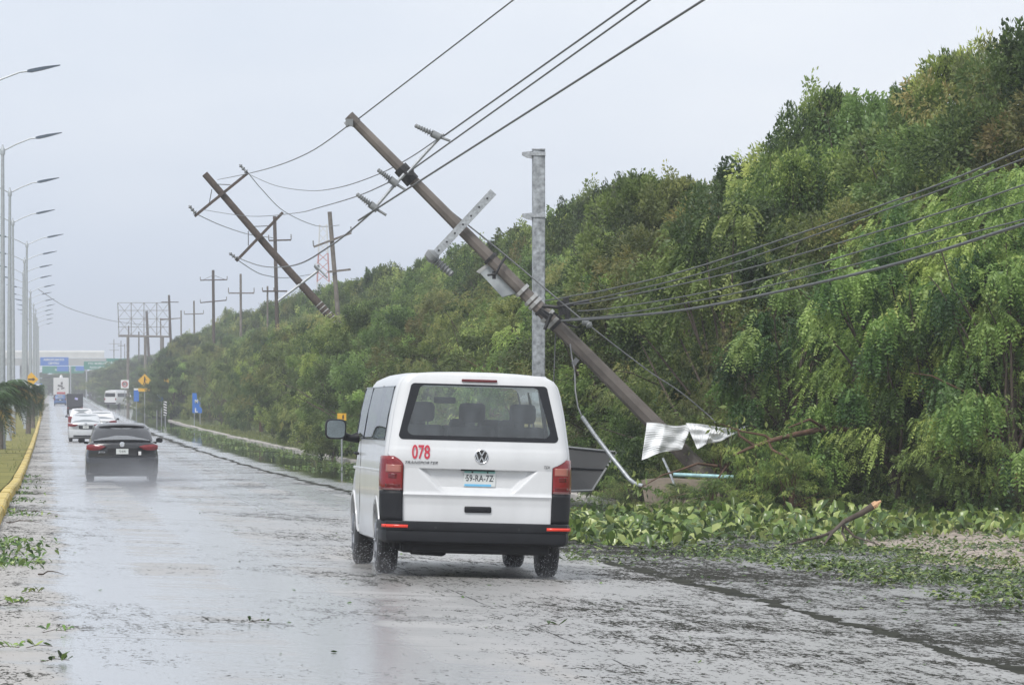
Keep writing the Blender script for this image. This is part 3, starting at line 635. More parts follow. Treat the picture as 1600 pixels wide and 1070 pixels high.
def leafy_twig(x, y, n, label, s=.08):
    p = gp(x, y); t = thing('leafy_twig', label, 'twig', p, group='leafy twigs on the near left road'); b = MB(); b.tube([p + Vector((-s, 0, .01)), p + Vector((0, 0, .03)), p + Vector((s, .1, .015))], .0025, 5); b.build('stem', M_bark, t)
    q = np.array([p + Vector((rng.uniform(-s, s), rng.uniform(-.1, .2), .02)) for _ in range(n)])
    V, Fq, tt = broadleaf(q - np.array(p), nr.uniform(0, 6.28, n), nr.uniform(.1, .8, n), nr.uniform(.04, .09, n), nr.uniform(.02, .04, n), nr.uniform(-.2, .4, n), nr.beta(1.4, 2, n))
    mobj('foliage', npmesh('foliage', V, Fq, tt, M_lit), t)
for a in ((28, 945, 14, 'leafy twig lying on the road near the left edge, middle one'), (48, 929, 9, 'pale leafy twig above the middle one at the left'), (60, 1014, 5, 'dark green leaf sprig on the bottom left road'), (85, 990, 7, 'small dark twig right of the bottom left sprig'), (8, 1016, 9, 'leafy twig cut by the left edge near the bottom'), (85, 1036, 9, 'little green twig at the bottom left'), (405, 974, 3, 'lone leaf on the near lane'), (858, 980, 3, 'lone dark leaf ahead of the road joint')): leafy_twig(*a)
# ------------------------------------------------------------------ poles, lamps, wires
M_conc = mat('pole_concrete', (.155, .135, .12), .75, var=.38, scale=2.2, bump=.4, bscale=30)
M_wood = mat('creosoted_wood', (.075, .055, .042), .8, var=.5, scale=5, stretch=(6, 6, .8), bump=.4)
M_grey = mat('weathered_timber', (.17, .15, .13), .8, var=.3, scale=5, bump=.4)
M_galv = mat('galvanised_steel', (.42, .44, .46), .5, .55, var=.25, scale=26, bump=.2)
M_gpole = mat('speckled_galvanising', (.34, .36, .38), .6, .25, var=.45, scale=14)
M_porc = mat('grey_porcelain', (.22, .23, .235), .35, var=.1)
M_blk = mat('black_hardware', (.025, .025, .027), .6, var=.2)
M_band = mat('bright_band', (.45, .45, .44), .4, .3, var=.1)
M_cable = mat('cable', (.13, .135, .14), .5, .3, var=.2)
def ins(b, p, d, L_, r=.055, n=5):
    pr = [(0, .02)]
    for k in range(n): t = L_ * (k + .2) / n; pr += [(t, r * .45), (t + L_ / n * .25, r * (1 - .08 * k)), (t + L_ / n * .5, r * .45)]
    b.lathe(p, d, pr + [(L_, .018)], 10)
# main leaning pole
Yp = 74.0
base = at(1128, 800, Yp); base.z = verge(base.x, Yp)
P0, P1 = at(546, 182, Yp), at(1112, 752, Yp)
t = thing('utility_pole', 'large concrete utility pole leaning left above the van, three insulators on its folded arm', 'utility pole', base)
b = MB(); ax = (P1 - P0)
b.tube([P0, P0 + ax * .5, P1 + ax * .06], [.078, .108, .150], 8); b.build('pole', M_conc, t, smooth=20)
b = MB(); b.tube([P0 - ax * .002, P0 + ax * .02], .088, 8); b.build('pole_cap', M_conc, t)
def on(y, off=0, dy=0):
    k = (y - 182) / (752 - 182); p = P0 + ax * k; n_ = Vector((ax.z, 0, -ax.x)).normalized(); return p + n_ * off + Vector((0, dy, 0))
b = MB(); b.tube([at(693, 209, Yp - .25), at(664, 240, Yp - .25), at(637, 270, Yp - .25)], .03, 6); b.tube([at(632, 272, Yp - .25), at(607, 300, Yp - .25), at(583, 328, Yp - .25)], .03, 6); b.build('crossarm', M_galv, t, smooth=40)
b = MB(); b.tube([at(625, 262, Yp), at(645, 284, Yp)], .125, 8); b.box(at(640, 268, Yp - .22), (.14, .1, .12)); b.build('clamp', M_blk, t)
for (x0, y0, x1, y1) in ((688, 215, 648, 196), (621, 289, 590, 265), (590, 328, 557, 303)):
    b = MB(); p, q = at(x0, y0, Yp - .3), at(x1, y1, Yp - .3); d = q - p; b.lathe(p, d, [(0, .06), (.14, .065), (.16, .04)], 10); ins(b, p + d.normalized() * .14, d, d.length - .14, .075, 7); b.tube([p, p - d.normalized() * .18 + Vector((0, 0, .02))], .025, 6); b.build('insulator', M_porc, t, smooth=50)
b = MB(); b.box(at(546, 192, Yp - .1), (.12, .1, .12)); b.tube([at(547, 190, Yp - .1), at(540, 196, Yp - .1)], .05, 8); b.build('top_bracket', M_porc, t)
b = MB(); A, B = at(771, 300, Yp - .22), at(674, 404, Yp - .22); d = (B - A).normalized(); n_ = Vector((d.z, 0, -d.x))
M3 = Matrix((n_, Vector((0, 1, 0)), d)).transposed()
b.box((A + B) / 2, (.13, .05, (B - A).length), M3); 
b.build('channel_arm', M_galv, t)
b = MB()
for k in range(7): b.lathe(A + d * ((B - A).length * (.1 + k * .13)) + Vector((0, -.027, 0)), (0, -1, 0), [(0, .018), (.004, .018)], 8)
b.build('bolt_hole', M_blk, t)
b = MB(); p = at(678, 404, Yp - .3); q = at(707, 430, Yp - .3); b.lathe(at(668, 408, Yp - .3), Vector((1, 0, 1)), [(0, .03), (.04, .11), (.14, .13), (.2, .06)], 12); ins(b, p, q - p, (q - p).length, .12, 7); b.build('hanging_insulator', M_porc, t, smooth=50)
b = MB(); pl = [at(x, y, Yp + .05) for x, y in ((748, 424), (766, 412), (828, 452), (785, 464))]
vs = pl + [p + Vector((0, .45, 0)) for p in pl]; b.add(vs, [(0, 1, 2, 3), (7, 6, 5, 4), (0, 4, 5, 1), (1, 5, 6, 2), (2, 6, 7, 3), (3, 7, 4, 0)]); b.build('equipment_box', mat('grey_box_paint', (.40, .43, .45), .5, var=.15, scale=4), t, fix=True)
b = MB(); vs = [at(x, y, Yp + .04) for x, y in ((744, 424), (765, 409), (769, 412), (749, 427))]; b.add(vs + [p + Vector((0, .5, 0)) for p in vs], [(0, 1, 2, 3), (7, 6, 5, 4), (0, 4, 5, 1), (1, 5, 6, 2), (2, 6, 7, 3), (3, 7, 4, 0)]); b.build('box_lid', M_band, t, fix=True)
b = MB(); b.tube([at(762, 430, Yp - .15), at(775, 428, Yp - .2), at(782, 414, Yp - .2), at(790, 402, Yp - .1)], .02, 6); b.tube([at(772, 424, Yp - .14), at(772, 436, Yp - .14)], .035, 6); b.build('bracket', M_blk, t)
for y in (452, 466, 472, 492, 501):
    b = MB(); k = (y - 182) / 570; p = P0 + ax * k; d = ax.normalized(); b.tube([p, p + d * .06], .118 + .04 * k, 8); b.build('steel_band', M_band, t)
for y in (402, 482, 506):
    b = MB(); p = P0 + ax * ((y - 182) / 570); b.tube([p, p + ax.normalized() * .05], .128, 8); b.build('strap', M_blk, t)
b = MB(); b.tube([at(848, 478, Yp - .3), at(870, 480, Yp - .35), at(920, 470, Yp - .3)], .035, 6); b.tube([at(876, 470, Yp - .3), at(880, 492, Yp - .3)], .07, 7); b.tube([at(862, 490, Yp - .25), at(851, 515, Yp - .25)], .035, 6); b.tube([at(884, 465, Yp - .3), at(888, 500, Yp - .3)], .05, 7); b.tube([at(845, 486, Yp - .2), at(858, 496, Yp - .2)], .06, 7); b.tube([at(865, 488, Yp - .28), at(885, 506, Yp - .28), at(902, 512, Yp - .2)], .022, 6); b.build('spool_rack', M_blk, t, smooth=50)
b = MB(); b.tube([at(1095, 752, Yp), at(1118, 800, Yp)], [.16, .2], 8); b.build('broken_stump', M_conc, t)
# galvanised square post
Yg = 76.0; X = (841.5 - 800) / F * Yg; z = verge(X, Yg)
t = thing('galvanised_post', 'tall speckled galvanised square post with two side brackets, behind the van roof', 'post', (X, Yg, z))
zt = at(842, 235, Yg).z
b = MB(); b.box((X, Yg, (z - .3 + zt) / 2), (.205, .2, zt - z + .3), Matrix.Rotation(.12, 3, 'Z'), bev=.02); b.build('shaft', M_gpole, t)
for y in (241, 337):
    b = MB(); p = at(832, y, Yg); b.add([p + Vector(v) for v in ((0, -.05, .05), (-.18, -.05, .03), (-.18, -.05, -.02), (-.1, -.05, -.06), (0, -.05, -.08), (0, .05, .05), (-.18, .05, .03), (-.18, .05, -.02), (-.1, .05, -.06), (0, .05, -.08))], [(0, 1, 2, 3, 4), (9, 8, 7, 6, 5), (0, 5, 6, 1), (1, 6, 7, 2), (2, 7, 8, 3), (3, 8, 9, 4)]); b.box(p + Vector((.1, 0, 0)), (.24, .24, .06)); b.build('bracket', M_galv, t, fix=True)
b = MB(); b.box((X, Yg, zt + .012), (.23, .23, .02)); b.build('cap', M_galv, t)
# metal sheet, sign, blocks
M_sheet = mat('white_corrugated_metal', (.78, .79, .80), .45, .1, var=.16, scale=5)
t = thing('metal_sheet', 'crumpled white corrugated metal sheet wrapped on the foot of the leaning pole', 'metal sheet', at(1085, 690, Yp - .5))
def quadpatch(b, c00, c10, c11, c01, nu, nv, amp, freq, along):
    for_ = lambda u, v: (c00.lerp(c10, u)).lerp(c01.lerp(c11, u), v)
    b.grid(lambda u, v: for_(u, v) + Vector((0, -amp * math.sin(freq * (u if along else v)) + .10 * abs(math.sin(4 * u + 1.5)) + .035 * math.sin(9 * u + 5 * v) * math.sin(11 * v - 4 * u), .05 * math.sin(5 * u + 2 * v) * u)), [i / nu for i in range(nu + 1)], [i / nv for i in range(nv + 1)])
b = MB(); quadpatch(b, at(1003, 719, Yp - .9), at(1066, 697, Yp - .5), at(1082, 664, Yp - .3), at(1011, 660, Yp - .6), 40, 120, .0045, 95, False); b.build('left_flap', M_sheet, t, smooth=40, solid=.004)
b = MB(); quadpatch(b, at(1090, 702, Yp - .6), at(1122, 686, Yp - .7), at(1170, 668, Yp - .9), at(1072, 661, Yp - .5), 120, 30, .0045, 95, True); b.build('right_flap', M_sheet, t, smooth=40, solid=.004)
Ys = 78; t = thing('fallen_sign_panel', 'back of a fallen grey sign panel leaning in the bushes right of the van', 'sign panel', gp(900, 770))
pts = [at(862, 696, Ys), at(963, 706, Ys - .2), at(925, 766, Ys - .6), at(855, 768, Ys - .6)]; M_pan = mat('shaded_grey_panel', (.028, .03, .032), .6, 0, var=.2, scale=4)  # shadow lying on the grey panel is put into its base colour
b = MB(); b.add(pts + [p + Vector((0, .05, 0)) for p in pts], [(0, 1, 2, 3), (7, 6, 5, 4), (0, 4, 5, 1), (1, 5, 6, 2), (2, 6, 7, 3), (3, 7, 4, 0)]); b.build('panel', M_pan, t, fix=True)
for i in range(4):
    b = MB(); p, q = pts[i] - Vector((0, .03, 0)), pts[(i + 1) % 4] - Vector((0, .03, 0)); b.tube([p, q], .022, 4); b.build('frame', mat('aluminium_frame', (.22, .23, .235), .5, .3, var=.1), t)
b = MB(); b.tube([pts[0].lerp(pts[3], .45) - Vector((0, .03, 0)), pts[1].lerp(pts[2], .45) - Vector((0, .03, 0))], .022, 4); b.build('stiffener', M_pan, t)
t = thing('bent_conduit', 'bent grey metal conduit hanging beside the leaning pole and touching the ground', 'conduit', gp(1003, 790))
b = MB(); b.tube([at(909, 650, 73), at(930, 680, 73), at(957, 715, 72.8), at(983, 748, 72.6), at(992, 755, 72.5), at(1005, 759, 72.4)], .033, 8); b.build('pipe', M_galv, t, smooth=60)
b = MB(); b.tube([at(891, 538, 73.8), at(894, 560, 73.5), at(898, 580, 73.4), at(899, 610, 73.2), at(903, 635, 73.1), at(909, 650, 73)], .014, 6); b.box(at(899, 565, 73.3), (.08, .06, .12), Matrix.Rotation(.6, 3, 'Y')); b.build('cable_tail', M_cable, t, smooth=60)
M_blockc = mat('tan_concrete', (.30, .25, .20), .85, var=.25, scale=3, bump=.6)
t = thing('concrete_block', 'broken tan concrete footing block tipped up at the base of the leaning pole', 'concrete block', gp(1050, 800))
pl = [at(x, y, 73.3) for x, y in ((1002, 750), (1035, 747), (1122, 752), (1128, 800), (1010, 800))]; b = MB(); k = len(pl); b.add(pl + [p + Vector((.1, .8, 0)) for p in pl], [tuple(range(k)), tuple(range(2 * k - 1, k - 1, -1))] + [(i, i + k, (i + 1) % k + k, (i + 1) % k) for i in range(k)]); b.build('footing', M_blockc, t, fix=True)
t = thing('plastic_tube', 'pale blue tube lying across the broken concrete block', 'tube', at(1098, 743, 72.7))
b = MB(); b.tube([at(1052, 741, 72.7), at(1146, 745, 72.7)], .032, 10); b.build('tube', mat('pale_blue_plastic', (.42, .66, .70), .3, var=.25, scale=12), t, smooth=60)
t = thing('steel_rod', 'thin steel rod leaning between the metal sheet and the concrete block', 'rod', at(1057, 760, 72.6))
b = MB(); b.tube([at(1036, 716, 73), at(1048, 742, 72.8), at(1058, 768, 72.6)], .02, 6); b.build('rod', M_galv, t)
# brown leaning pole
Yb = 168.0; A, B = at(320, 272, Yb), at(640, 632, Yb); base = at(712, 705, Yb); base.z = verge(base.x, Yb)
t = thing('utility_pole', 'dark brown wooden utility pole leaning left into the bushes, with two slanting crossarms', 'utility pole', base)
b = MB(); b.tube([A, at(420, 388, Yb), at(527, 507, Yb), B, base], [.13, .14, .165, .19, .2], 10); b.build('pole', M_wood, t, smooth=50)
for (x0, y0, x1, y1) in ((388, 270, 304, 338), (442, 332, 369, 408)):
    b = MB(); p, q = at(x0, y0, Yb - .2), at(x1, y1, Yb - .2); d = (q - p).normalized(); n_ = Vector((d.z, 0, -d.x)); b.box((p + q) / 2, (.1, .1, (q - p).length), Matrix((n_, Vector((0, 1, 0)), d)).transposed()); b.build('crossarm', M_wood, t)
for (x0, y0, x1, y1) in ((386, 270, 374, 257), (306, 334, 295, 321), (371, 405, 358, 395)):
    b = MB(); p, q = at(x0, y0, Yb - .25), at(x1, y1, Yb - .25); ins(b, p, q - p, (q - p).length, .1, 3); b.build('insulator', M_porc, t, smooth=50)
for (x0, y0, x1, y1) in ((338, 288, 360, 289), (331, 296, 327, 318), (397, 354, 420, 353), (388, 361, 388, 384)):
    b = MB(); b.tube([at(x0, y0, Yb - .1), at(x1, y1, Yb - .2)], .018, 5); b.build('brace', M_cable, t)
b = MB(); b.tube([at(497, 423, Yb - .1), at(435, 470, Yb - .1)], .055, 6); b.lathe(at(497, 423, Yb - .1), Vector((-.3, 0, 1)), [(0, .05), (.1, .09), (.2, .12), (.28, .05)], 10); b.tube([at(492, 414, Yb - .2), at(512, 434, Yb - .2)], .045, 6); b.build('cutout_arm', M_galv, t, smooth=40)
for k in range(6):
    b = MB(); p = at(498, 475, Yb).lerp(at(522, 502, Yb), k / 5); d = (B - A).normalized(); b.tube([p, p + d * .035], .172, 10); b.build('steel_band', M_band, t)
# upright and tilted poles along the line
def pole(xt, yt, xb, Y, wpx, arms, m, label, braces=(), extra=None):
    Xb = (xb - 800) / F * Y; z = verge(Xb, Y); top = at(xt, yt, Y); r = wpx / F * Y / 2 * .78
    t = thing('utility_pole', label, 'utility pole', (Xb, Y, z), group='utility poles along the road')
    b = MB(); b.tube([(Xb, Y, z - .3), top], [r * 1.25, r], 8); b.build('pole', m, t, smooth=50)
    for (x0, y0, x1, y1, up) in arms:
        p, q = at(x0, y0, Y - .15), at(x1, y1, Y - .15); d = (q - p).normalized(); n_ = Vector((d.z, 0, -d.x)); b = MB(); b.box((p + q) / 2, (.1, .1, (q - p).length), Matrix((n_, Vector((0, 1, 0)), d)).transposed()); b.build('crossarm', m, t)
        for e in (p, q):
            if up: b = MB(); ins(b, e + Vector((0, 0, .04)), (-d.z * 0 + (top.x - Xb) * .1, 0, 1), up / F * Y, .06, 3); b.build('insulator', M_porc if Y < 250 else M_grey, t)
    for (x0, y0, x1, y1) in braces: b = MB(); b.tube([at(x0, y0, Y - .1), at(x1, y1, Y - .1)], .02, 5); b.build('brace', M_cable, t)
    return t
pole(515, 331, 545, 224, 8.5, [(490, 386, 549, 364, 9), (512, 425, 548, 421, 0)], M_grey, 'grey timber pole tilted slightly left with a slanted crossarm, right of the brown leaning pole')
pole(429, 338, 437, 292, 7, [(420, 376, 455, 375, 8), (410, 455, 449, 455, 0)], M_wood, 'dark upright pole seen just behind the brown leaning pole')
pole(333, 422, 335, 410, 5.5, [(313, 438, 355, 437, 5), (313, 473, 354, 469, 5)], M_wood, 'upright dark pole with two stacked crossarms', [(318, 437, 333, 430), (352, 437, 334, 430)])
pole(376, 428, 377, 350, 4.5, [(357, 458, 397, 458, 8)], M_grey, 'slim upright pole with one low crossarm, right of the twin-armed pole')
pole(264, 461, 271, 540, 4.5, [(252, 472, 279, 472, 0), (250, 499, 283, 497, 0)], M_wood, 'dark thin pole in front of the right end of the billboard frame')
pole(229, 486, 236, 660, 5, [], M_wood, 'bare dark pole tilted left in front of the billboard frame')
pole(303, 470, 305, 470, 3.4, [(288, 491, 318, 490, 5)], M_grey, 'thin distant pole between the billboard frame and the twin-armed pole')
pole(283, 485, 283, 510, 2.8, [(250, 500, 283, 497, 0)], M_grey, 'short thin pole joined by a horizontal bar')
pole(251, 497, 251, 600, 2.5, [], M_grey, 'thin post at the left end of the horizontal bar')
pole(201, 509, 201, 830, 2.8, [(187, 523, 262, 525, 0)], M_wood, 'distant pole with a long level bar below the billboard frame')
pole(217, 518, 217, 760, 2.6, [], M_wood, 'faint distant pole right of the long-barred pole')
pole(178, 530, 178, 1050, 1.8, [(170, 537, 187, 537, 0), (171, 547, 186, 547, 0)], M_grey, 'faint far pole with two crossarms above the green sign')
pole(189, 532, 189, 760, 1.5, [(184, 540, 196, 540, 0)], M_grey, 'very faint far pole right of the twin-armed far pole')
pole(195, 537, 195, 840, 1.5, [], M_grey, 'faintest far pole nearest the speed limit sign')
pole(418, 447, 418, 320, 3.6, [(410, 455, 428, 455, 5)], M_grey, 'small pole top beside the dark upright pole')
# billboard frame
t = thing('billboard_frame', 'empty hazy steel lattice frame of a billboard beyond the trees', 'billboard', (at(225, 600, 560).x, 560, verge(at(225, 600, 560).x, 560)))
b = MB(); xs = [184, 205, 225, 245, 264]; Yf = 560
for x in xs: b.tube([at(x, 473, Yf), at(x + (2 if x == 184 else 0), 525, Yf)], .05, 5)
for y in (473, 485, 498, 511): b.tube([at(184, y, Yf), at(264, y, Yf)], .028, 4)
for i in range(4):
    for y in (473, 498): b.tube([at(xs[i], y, Yf), at(xs[i + 1], y + 25, Yf)], .022, 4); b.tube([at(xs[i + 1], y, Yf), at(xs[i], y + 25, Yf)], .022, 4)
b.build('lattice', M_grey, t)
b = MB(); b.tube([at(185, 525, Yf), at(266, 526, Yf)], .11, 5); b.build('beam', M_grey, t)
for x in (200, 227, 254): b = MB(); p = at(x, 525, Yf); b.tube([p, (p.x, Yf, verge(p.x, Yf) - .3)], .2, 6); b.build('leg', M_grey, t)
# radio mast, far and hazy
Ym = 900; p = at(505, 351, Ym); zz = verge(p.x, Ym); t = thing('radio_mast', 'very faint red and white lattice mast in the haze behind the tilted timber pole', 'mast', (p.x, Ym, zz))
Mr, Mw = mat('mast_red', (.5, .12, .08), .6, var=.1), mat('mast_white', (.7, .7, .7), .6, var=.1)
hs = [zz + (p.z - zz) * k / 6 for k in range(7)]
for k in range(6):
    b = MB(); w0, w1 = 2.2 - .25 * k, 2.2 - .25 * (k + 1)
    for sx, sy in ((1, 1), (-1, 1), (1, -1), (-1, -1)): b.tube([(p.x + sx * w0, Ym + sy * w0, hs[k]), (p.x + sx * w1, Ym + sy * w1, hs[k + 1])], .1, 4)
    for j in range(3):
        za, zb = hs[k] + (hs[k + 1] - hs[k]) * j / 3, hs[k] + (hs[k + 1] - hs[k]) * (j + 1) / 3; b.tube([(p.x - w0, Ym - w1, za), (p.x + w1, Ym - w1, zb)], .07, 4); b.tube([(p.x + w0, Ym - w1, za), (p.x - w1, Ym - w1, zb)], .07, 4)
    b.build('lattice_section', Mr if k % 2 == 0 else Mw, t)
# street lamps
M_lamp = mat('lamp_pole_grey', (.42, .45, .47), .5, .3, var=.1); M_head = mat('lamp_head', (.10, .13, .17), .4, .3, var=.1)
ords = ['first', 'second', 'third', 'fourth', 'fifth', 'sixth', 'seventh', 'eighth', 'ninth', 'tenth', 'eleventh', 'twelfth', 'thirteenth', 'fourteenth', 'fifteenth', 'sixteenth']
lampm = None
tops = [(-28, 146), (4, 183), (14, 220), (21, 258), (40, 297), (38, 334), (36, 371), (42, 408), (49, 446), (47, 484), (52, 522), (56, 560), (54, 600), (57, 640), (59, 690), (61, 750)]
for k, (x, Y) in enumerate(tops):
    X = (x - 800) / F * Y; z = gz(-8.2, Y) + .13
    t = thing('street_lamp', f'grey double-armed street lamp in the median, {ords[k]} counting away from the camera', 'street lamp', (X, Y, z), group='street lamps along the median', world=False)
    t.rotation_euler = (rng.uniform(-.008, .008), rng.uniform(-.010, .010), .06 + rng.uniform(-.08, .08))
    if lampm is None:
        hh = 12.2; parts = []
        def P_(name, b, m): o = b.build(name, m, t, smooth=50); parts.append(o)
        b = MB(); b.tube([(0, 0, -.3), (0, 0, hh * .5), (0, 0, hh)], [.13, .10, .065], 10); P_('pole', b, M_lamp)
        b = MB(); b.lathe((0, 0, 0), (0, 0, 1), [(0, .25), (.03, .25), (.04, .15), (.2, .14)], 12); P_('base_plate', b, M_lamp)
        b = MB(); b.lathe((0, 0, hh - .15), (0, 0, 1), [(0, .1), (.22, .11), (.3, .05), (.42, .03)], 10); P_('pole_cap', b, M_lamp)
        for s_ in (1, -1):
            b = MB(); b.tube([(0, 0, hh), (s_ * .55, 0, hh + .28), (s_ * 1.1, 0, hh + .5), (s_ * 1.45, 0, hh + .55)], .032, 6); P_('arm', b, M_lamp)
            b = MB(); b.loft([[Vector((s_ * (x_), y_ * w, hh + z_ + dz)) for y_, dz in ((-1, 0), (-1, h_), (1, h_), (1, 0))] for x_, w, z_, h_ in ((1.35, .05, .50, .08), (1.5, .12, .5, .12), (1.85, .15, .58, .11), (2.2, .11, .68, .06), (2.42, .04, .74, .03))], cap=True); P_('lamp_head', b, M_head)
        lampm = parts
    else:
        for o in lampm: c = o.copy(); COL.objects.link(c); c.parent = t
# wires
def wire(pts, r, label, group='overhead wires', name='power_line', k=6):
    pts = [Vector(p) for p in pts]; out_ = []
    for i in range(len(pts) - 1):
        p0, p1, p2, p3 = pts[max(0, i - 1)], pts[i], pts[i + 1], pts[min(len(pts) - 1, i + 2)]
        for j in range(k):
            s_ = j / k; out_.append(.5 * ((2 * p1) + (p2 - p0) * s_ + (2 * p0 - 5 * p1 + 4 * p2 - p3) * s_ ** 2 + (3 * p1 - p0 - 3 * p2 + p3) * s_ ** 3))
    out_.append(pts[-1]); b = MB(); b.tube(out_, r, 6); o = b.build(name, M_cable, smooth=80); return tag(o, label, 'cable', group)
Y1 = 73.7
wire([at(560, 186, Y1), at(2300, -1148, 30)], .011, 'topmost wire rising from the tip of the leaning concrete pole')
wire([at(545, 196, Y1), at(480, 240, 90), at(410, 266, 108), at(340, 281, 165)], .0105, 'wire between the tips of the two leaning poles')
wire([at(693, 213, Y1 - .3), at(2300, -925, 30)], .014, 'wire from the right insulator to the top edge')
wire([at(640, 268, Y1 - .3), at(2250, -880, 30)], .013, 'wire from the folded arm clamp to the top edge')
wire([at(590, 326, Y1 - .3), at(620, 306, 71), at(2350, -797, 30)], .015, 'lowest of the wires running to the top edge')
wire([at(690, 213, Y1 - .2), at(640, 247, 84), at(590, 273, 95), at(530, 293, 105), at(482, 298, 130), at(430, 290, 150), at(388, 272, 167.7)], .0105, 'sagging wire from the right insulator to the brown pole')
wire([at(610, 284, Y1 - .3), at(560, 306, 90), at(500, 324, 104), at(462, 333, 128), at(390, 338, 148), at(318, 328, 167.7)], .0105, 'sagging wire from the middle insulator to the brown pole')
wire([at(583, 330, Y1 - .3), at(547, 361, 82), at(515, 385, 90), at(462, 414, 105), at(410, 416, 140), at(372, 403, 167.7)], .016, 'sagging wire from the left insulator to the lower crossarm')
wire([at(386, 268, 168), at(410, 297, 180), at(445, 331, 195), at(495, 353, 215), at(530, 352, 224)], .016, 'wire from the upper crossarm down to the tilted timber pole')
wire([at(306, 334, 168), at(345, 352, 180), at(388, 366, 200), at(429, 372, 200)], .016, 'wire leaving the left end of the upper crossarm')
wire([at(371, 406, 168), at(395, 422, 175), at(414, 430, 185), at(448, 434, 190), at(490, 428, 222)], .016, 'wire sagging below the lower crossarm')
wire([at(388, 272, 125), at(360, 301, 150), at(300, 355, 230), at(262, 500, 380)], .0, 'x') if False else None
wire([at(60, 452, 420), at(100, 478, 450), at(140, 492, 480), at(180, 502, 510), at(230, 508, 540)], .028, 'thin wire sagging from the lamps to the billboard frame')
R5 = ((( 852, 470), (897, 462), (960, 450), (1100, 414), (1425, 304), (1600, 233), (1700, 190)), ((883, 476), (960, 460), (1122, 419), (1425, 313), (1600, 248), (1700, 208)), ((897, 476), (960, 466), (1167, 420), (1451, 338), (1600, 289), (1700, 255)), ((903, 486), (960, 481), (1100, 457), (1249, 420), (1459, 358), (1600, 315), (1700, 281)), ((890, 498), (960, 492), (1130, 462), (1309, 420), (1474, 375), (1600, 343), (1700, 315)), ((878, 501), (960, 495.5), (1100, 479), (1371, 420), (1600, 350), (1700, 318)))
for k, ps in enumerate(R5):
    wire([at(x, y, 73.6 - (x - 870) / 830 * 26) for x, y in ps] + [at(2300, (-60, -30, 55, 80, 150, 140)[k], 30)], (.011, .010, .010, .010, .009, .020)[k], f'{["uppermost", "second", "third", "fourth", "fifth", "lowest and thickest"][k]} of the six cables crossing the wood at right', 'cables running off to the right')
wire([at(680, 312, Yp + .3), at(768, 381, 74), at(896, 488, 73.4), at(912, 501, 73.3)], .013, 'upper length of the guy wire along the leaning pole', name='guy_wire')
t = tag(wire([at(924, 511, 73.2), at(1010, 577, 73), at(1060, 610, 72.9), at(1104, 646, 72.8), at(1118, 660, 72.7)], .011, 'lower length of the guy wire below its egg insulator', name='guy_wire'))
b = MB(); b.lathe(at(911, 500, 73.25), at(925, 511, 73.2) - at(911, 500, 73.25), [(0, .03), (.03, .07), (.08, .06), (.1, .04), (.13, .065), (.18, .03)], 10); tag(b.build('strain_insulator', M_porc, smooth=50), 'pale egg-shaped strain insulator between the guy wire lengths', 'insulator')
wire([at(868, 512, 74), at(867, 550, 74), at(865, 600, 74)], .012, 'vertical wire hanging behind the van roof beside the square post', name='hanging_wire')
# ------------------------------------------------------------------ signs
M_yel = mat('sign_yellow', (.75, .42, .03), .5, var=.08); M_blue = mat('sign_blue', (.03, .16, .55), .5, var=.08); M_grn = mat('sign_green', (.01, .22, .16), .5, var=.06); M_whp = mat('sign_white', (.75, .75, .75), .5, var=.05); M_ink = mat('sign_black', (.02, .02, .02), .6, var=.1); M_red = mat('sign_red', (.5, .04, .04), .5, var=.05)
def sign(name, label, cat, x, y, Y, shape, m, posts=1, group=None):
    p = at(x, y, Y); z = verge(p.x, Y) - .1; t = thing(name, label, cat, (p.x, Y, z), group=group)
    k = Y / F; poly = [(q[0] * k, q[1] * k) for q in shape]
    b = MB(); b.prism(poly, .03, M=Matrix.Translation(p)); b.build('panel', m, t, fix=True)
    xs_ = [0] if posts == 1 else [min(q[0] for q in poly) * .6, max(q[0] for q in poly) * .6]
    for q in xs_ if posts else []: b = MB(); b.tube([(p.x + q, Y + .07, z), (p.x + q, Y + .07, p.z + max(s_[1] for s_ in poly) * .6)], .035, 6); b.build('post', M_galv, t)
    return t, p, k
rect = lambda w, h: [(-w / 2, -h / 2), (w / 2, -h / 2), (w / 2, h / 2), (-w / 2, h / 2)]
dia = lambda r: [(0, -r), (r, 0), (0, r), (-r, 0)]
t, p, k = sign('warning_sign', 'yellow diamond pedestrian warning sign with a yellow plate below, left of the wood', 'road sign', 226, 594.5, 400, dia(10.5), M_yel)
b = MB(); q = p + Vector((0, -.02, 0)); c = .0571
b.box(q + Vector((0, 0, .30)), (.1, .01, .1)); b.box(q + Vector((0, 0, .08)), (.11, .01, .32), Matrix.Rotation(.12, 3, 'Y')); b.box(q + Vector((-.06, 0, -.2)), (.06, .01, .3), Matrix.Rotation(.35, 3, 'Y')); b.box(q + Vector((.06, 0, -.2)), (.06, .01, .3), Matrix.Rotation(-.3, 3, 'Y')); b.box(q + Vector((.09, 0, .1)), (.05, .01, .22), Matrix.Rotation(-.6, 3, 'Y')); b.build('walking_symbol', M_ink, t)
b = MB(); b.box(p + Vector((0, 0, -14.5 * k)), (20 * k, .03, 5 * k)); b.build('lower_plate', M_yel, t)
t, p, k = sign('speed_limit_sign', 'white square speed limit sign with a red ring, left of the pedestrian sign', 'road sign', 195, 600, 480, rect(12.5, 13), M_whp)
b = MB(); rr = 4.6 * k; b.loft([[p + Vector((math.cos(a) * r_, y_, math.sin(a) * r_)) for a in [6.283 * i / 24 for i in range(24)]] for r_, y_ in ((rr, -.015), (rr, -.03), (rr * .75, -.03), (rr * .75, -.015))]); b.build('ring', M_red, t)
text('80', 4.2 * k, M_ink, t, Matrix.Translation(p + Vector((0, -.035, 0))), 'numerals')
t, p, k = sign('arrow_sign', 'yellow diamond sign with a black arrow beside the median lamps', 'road sign', 49, 592.5, 330, dia(11), M_yel)
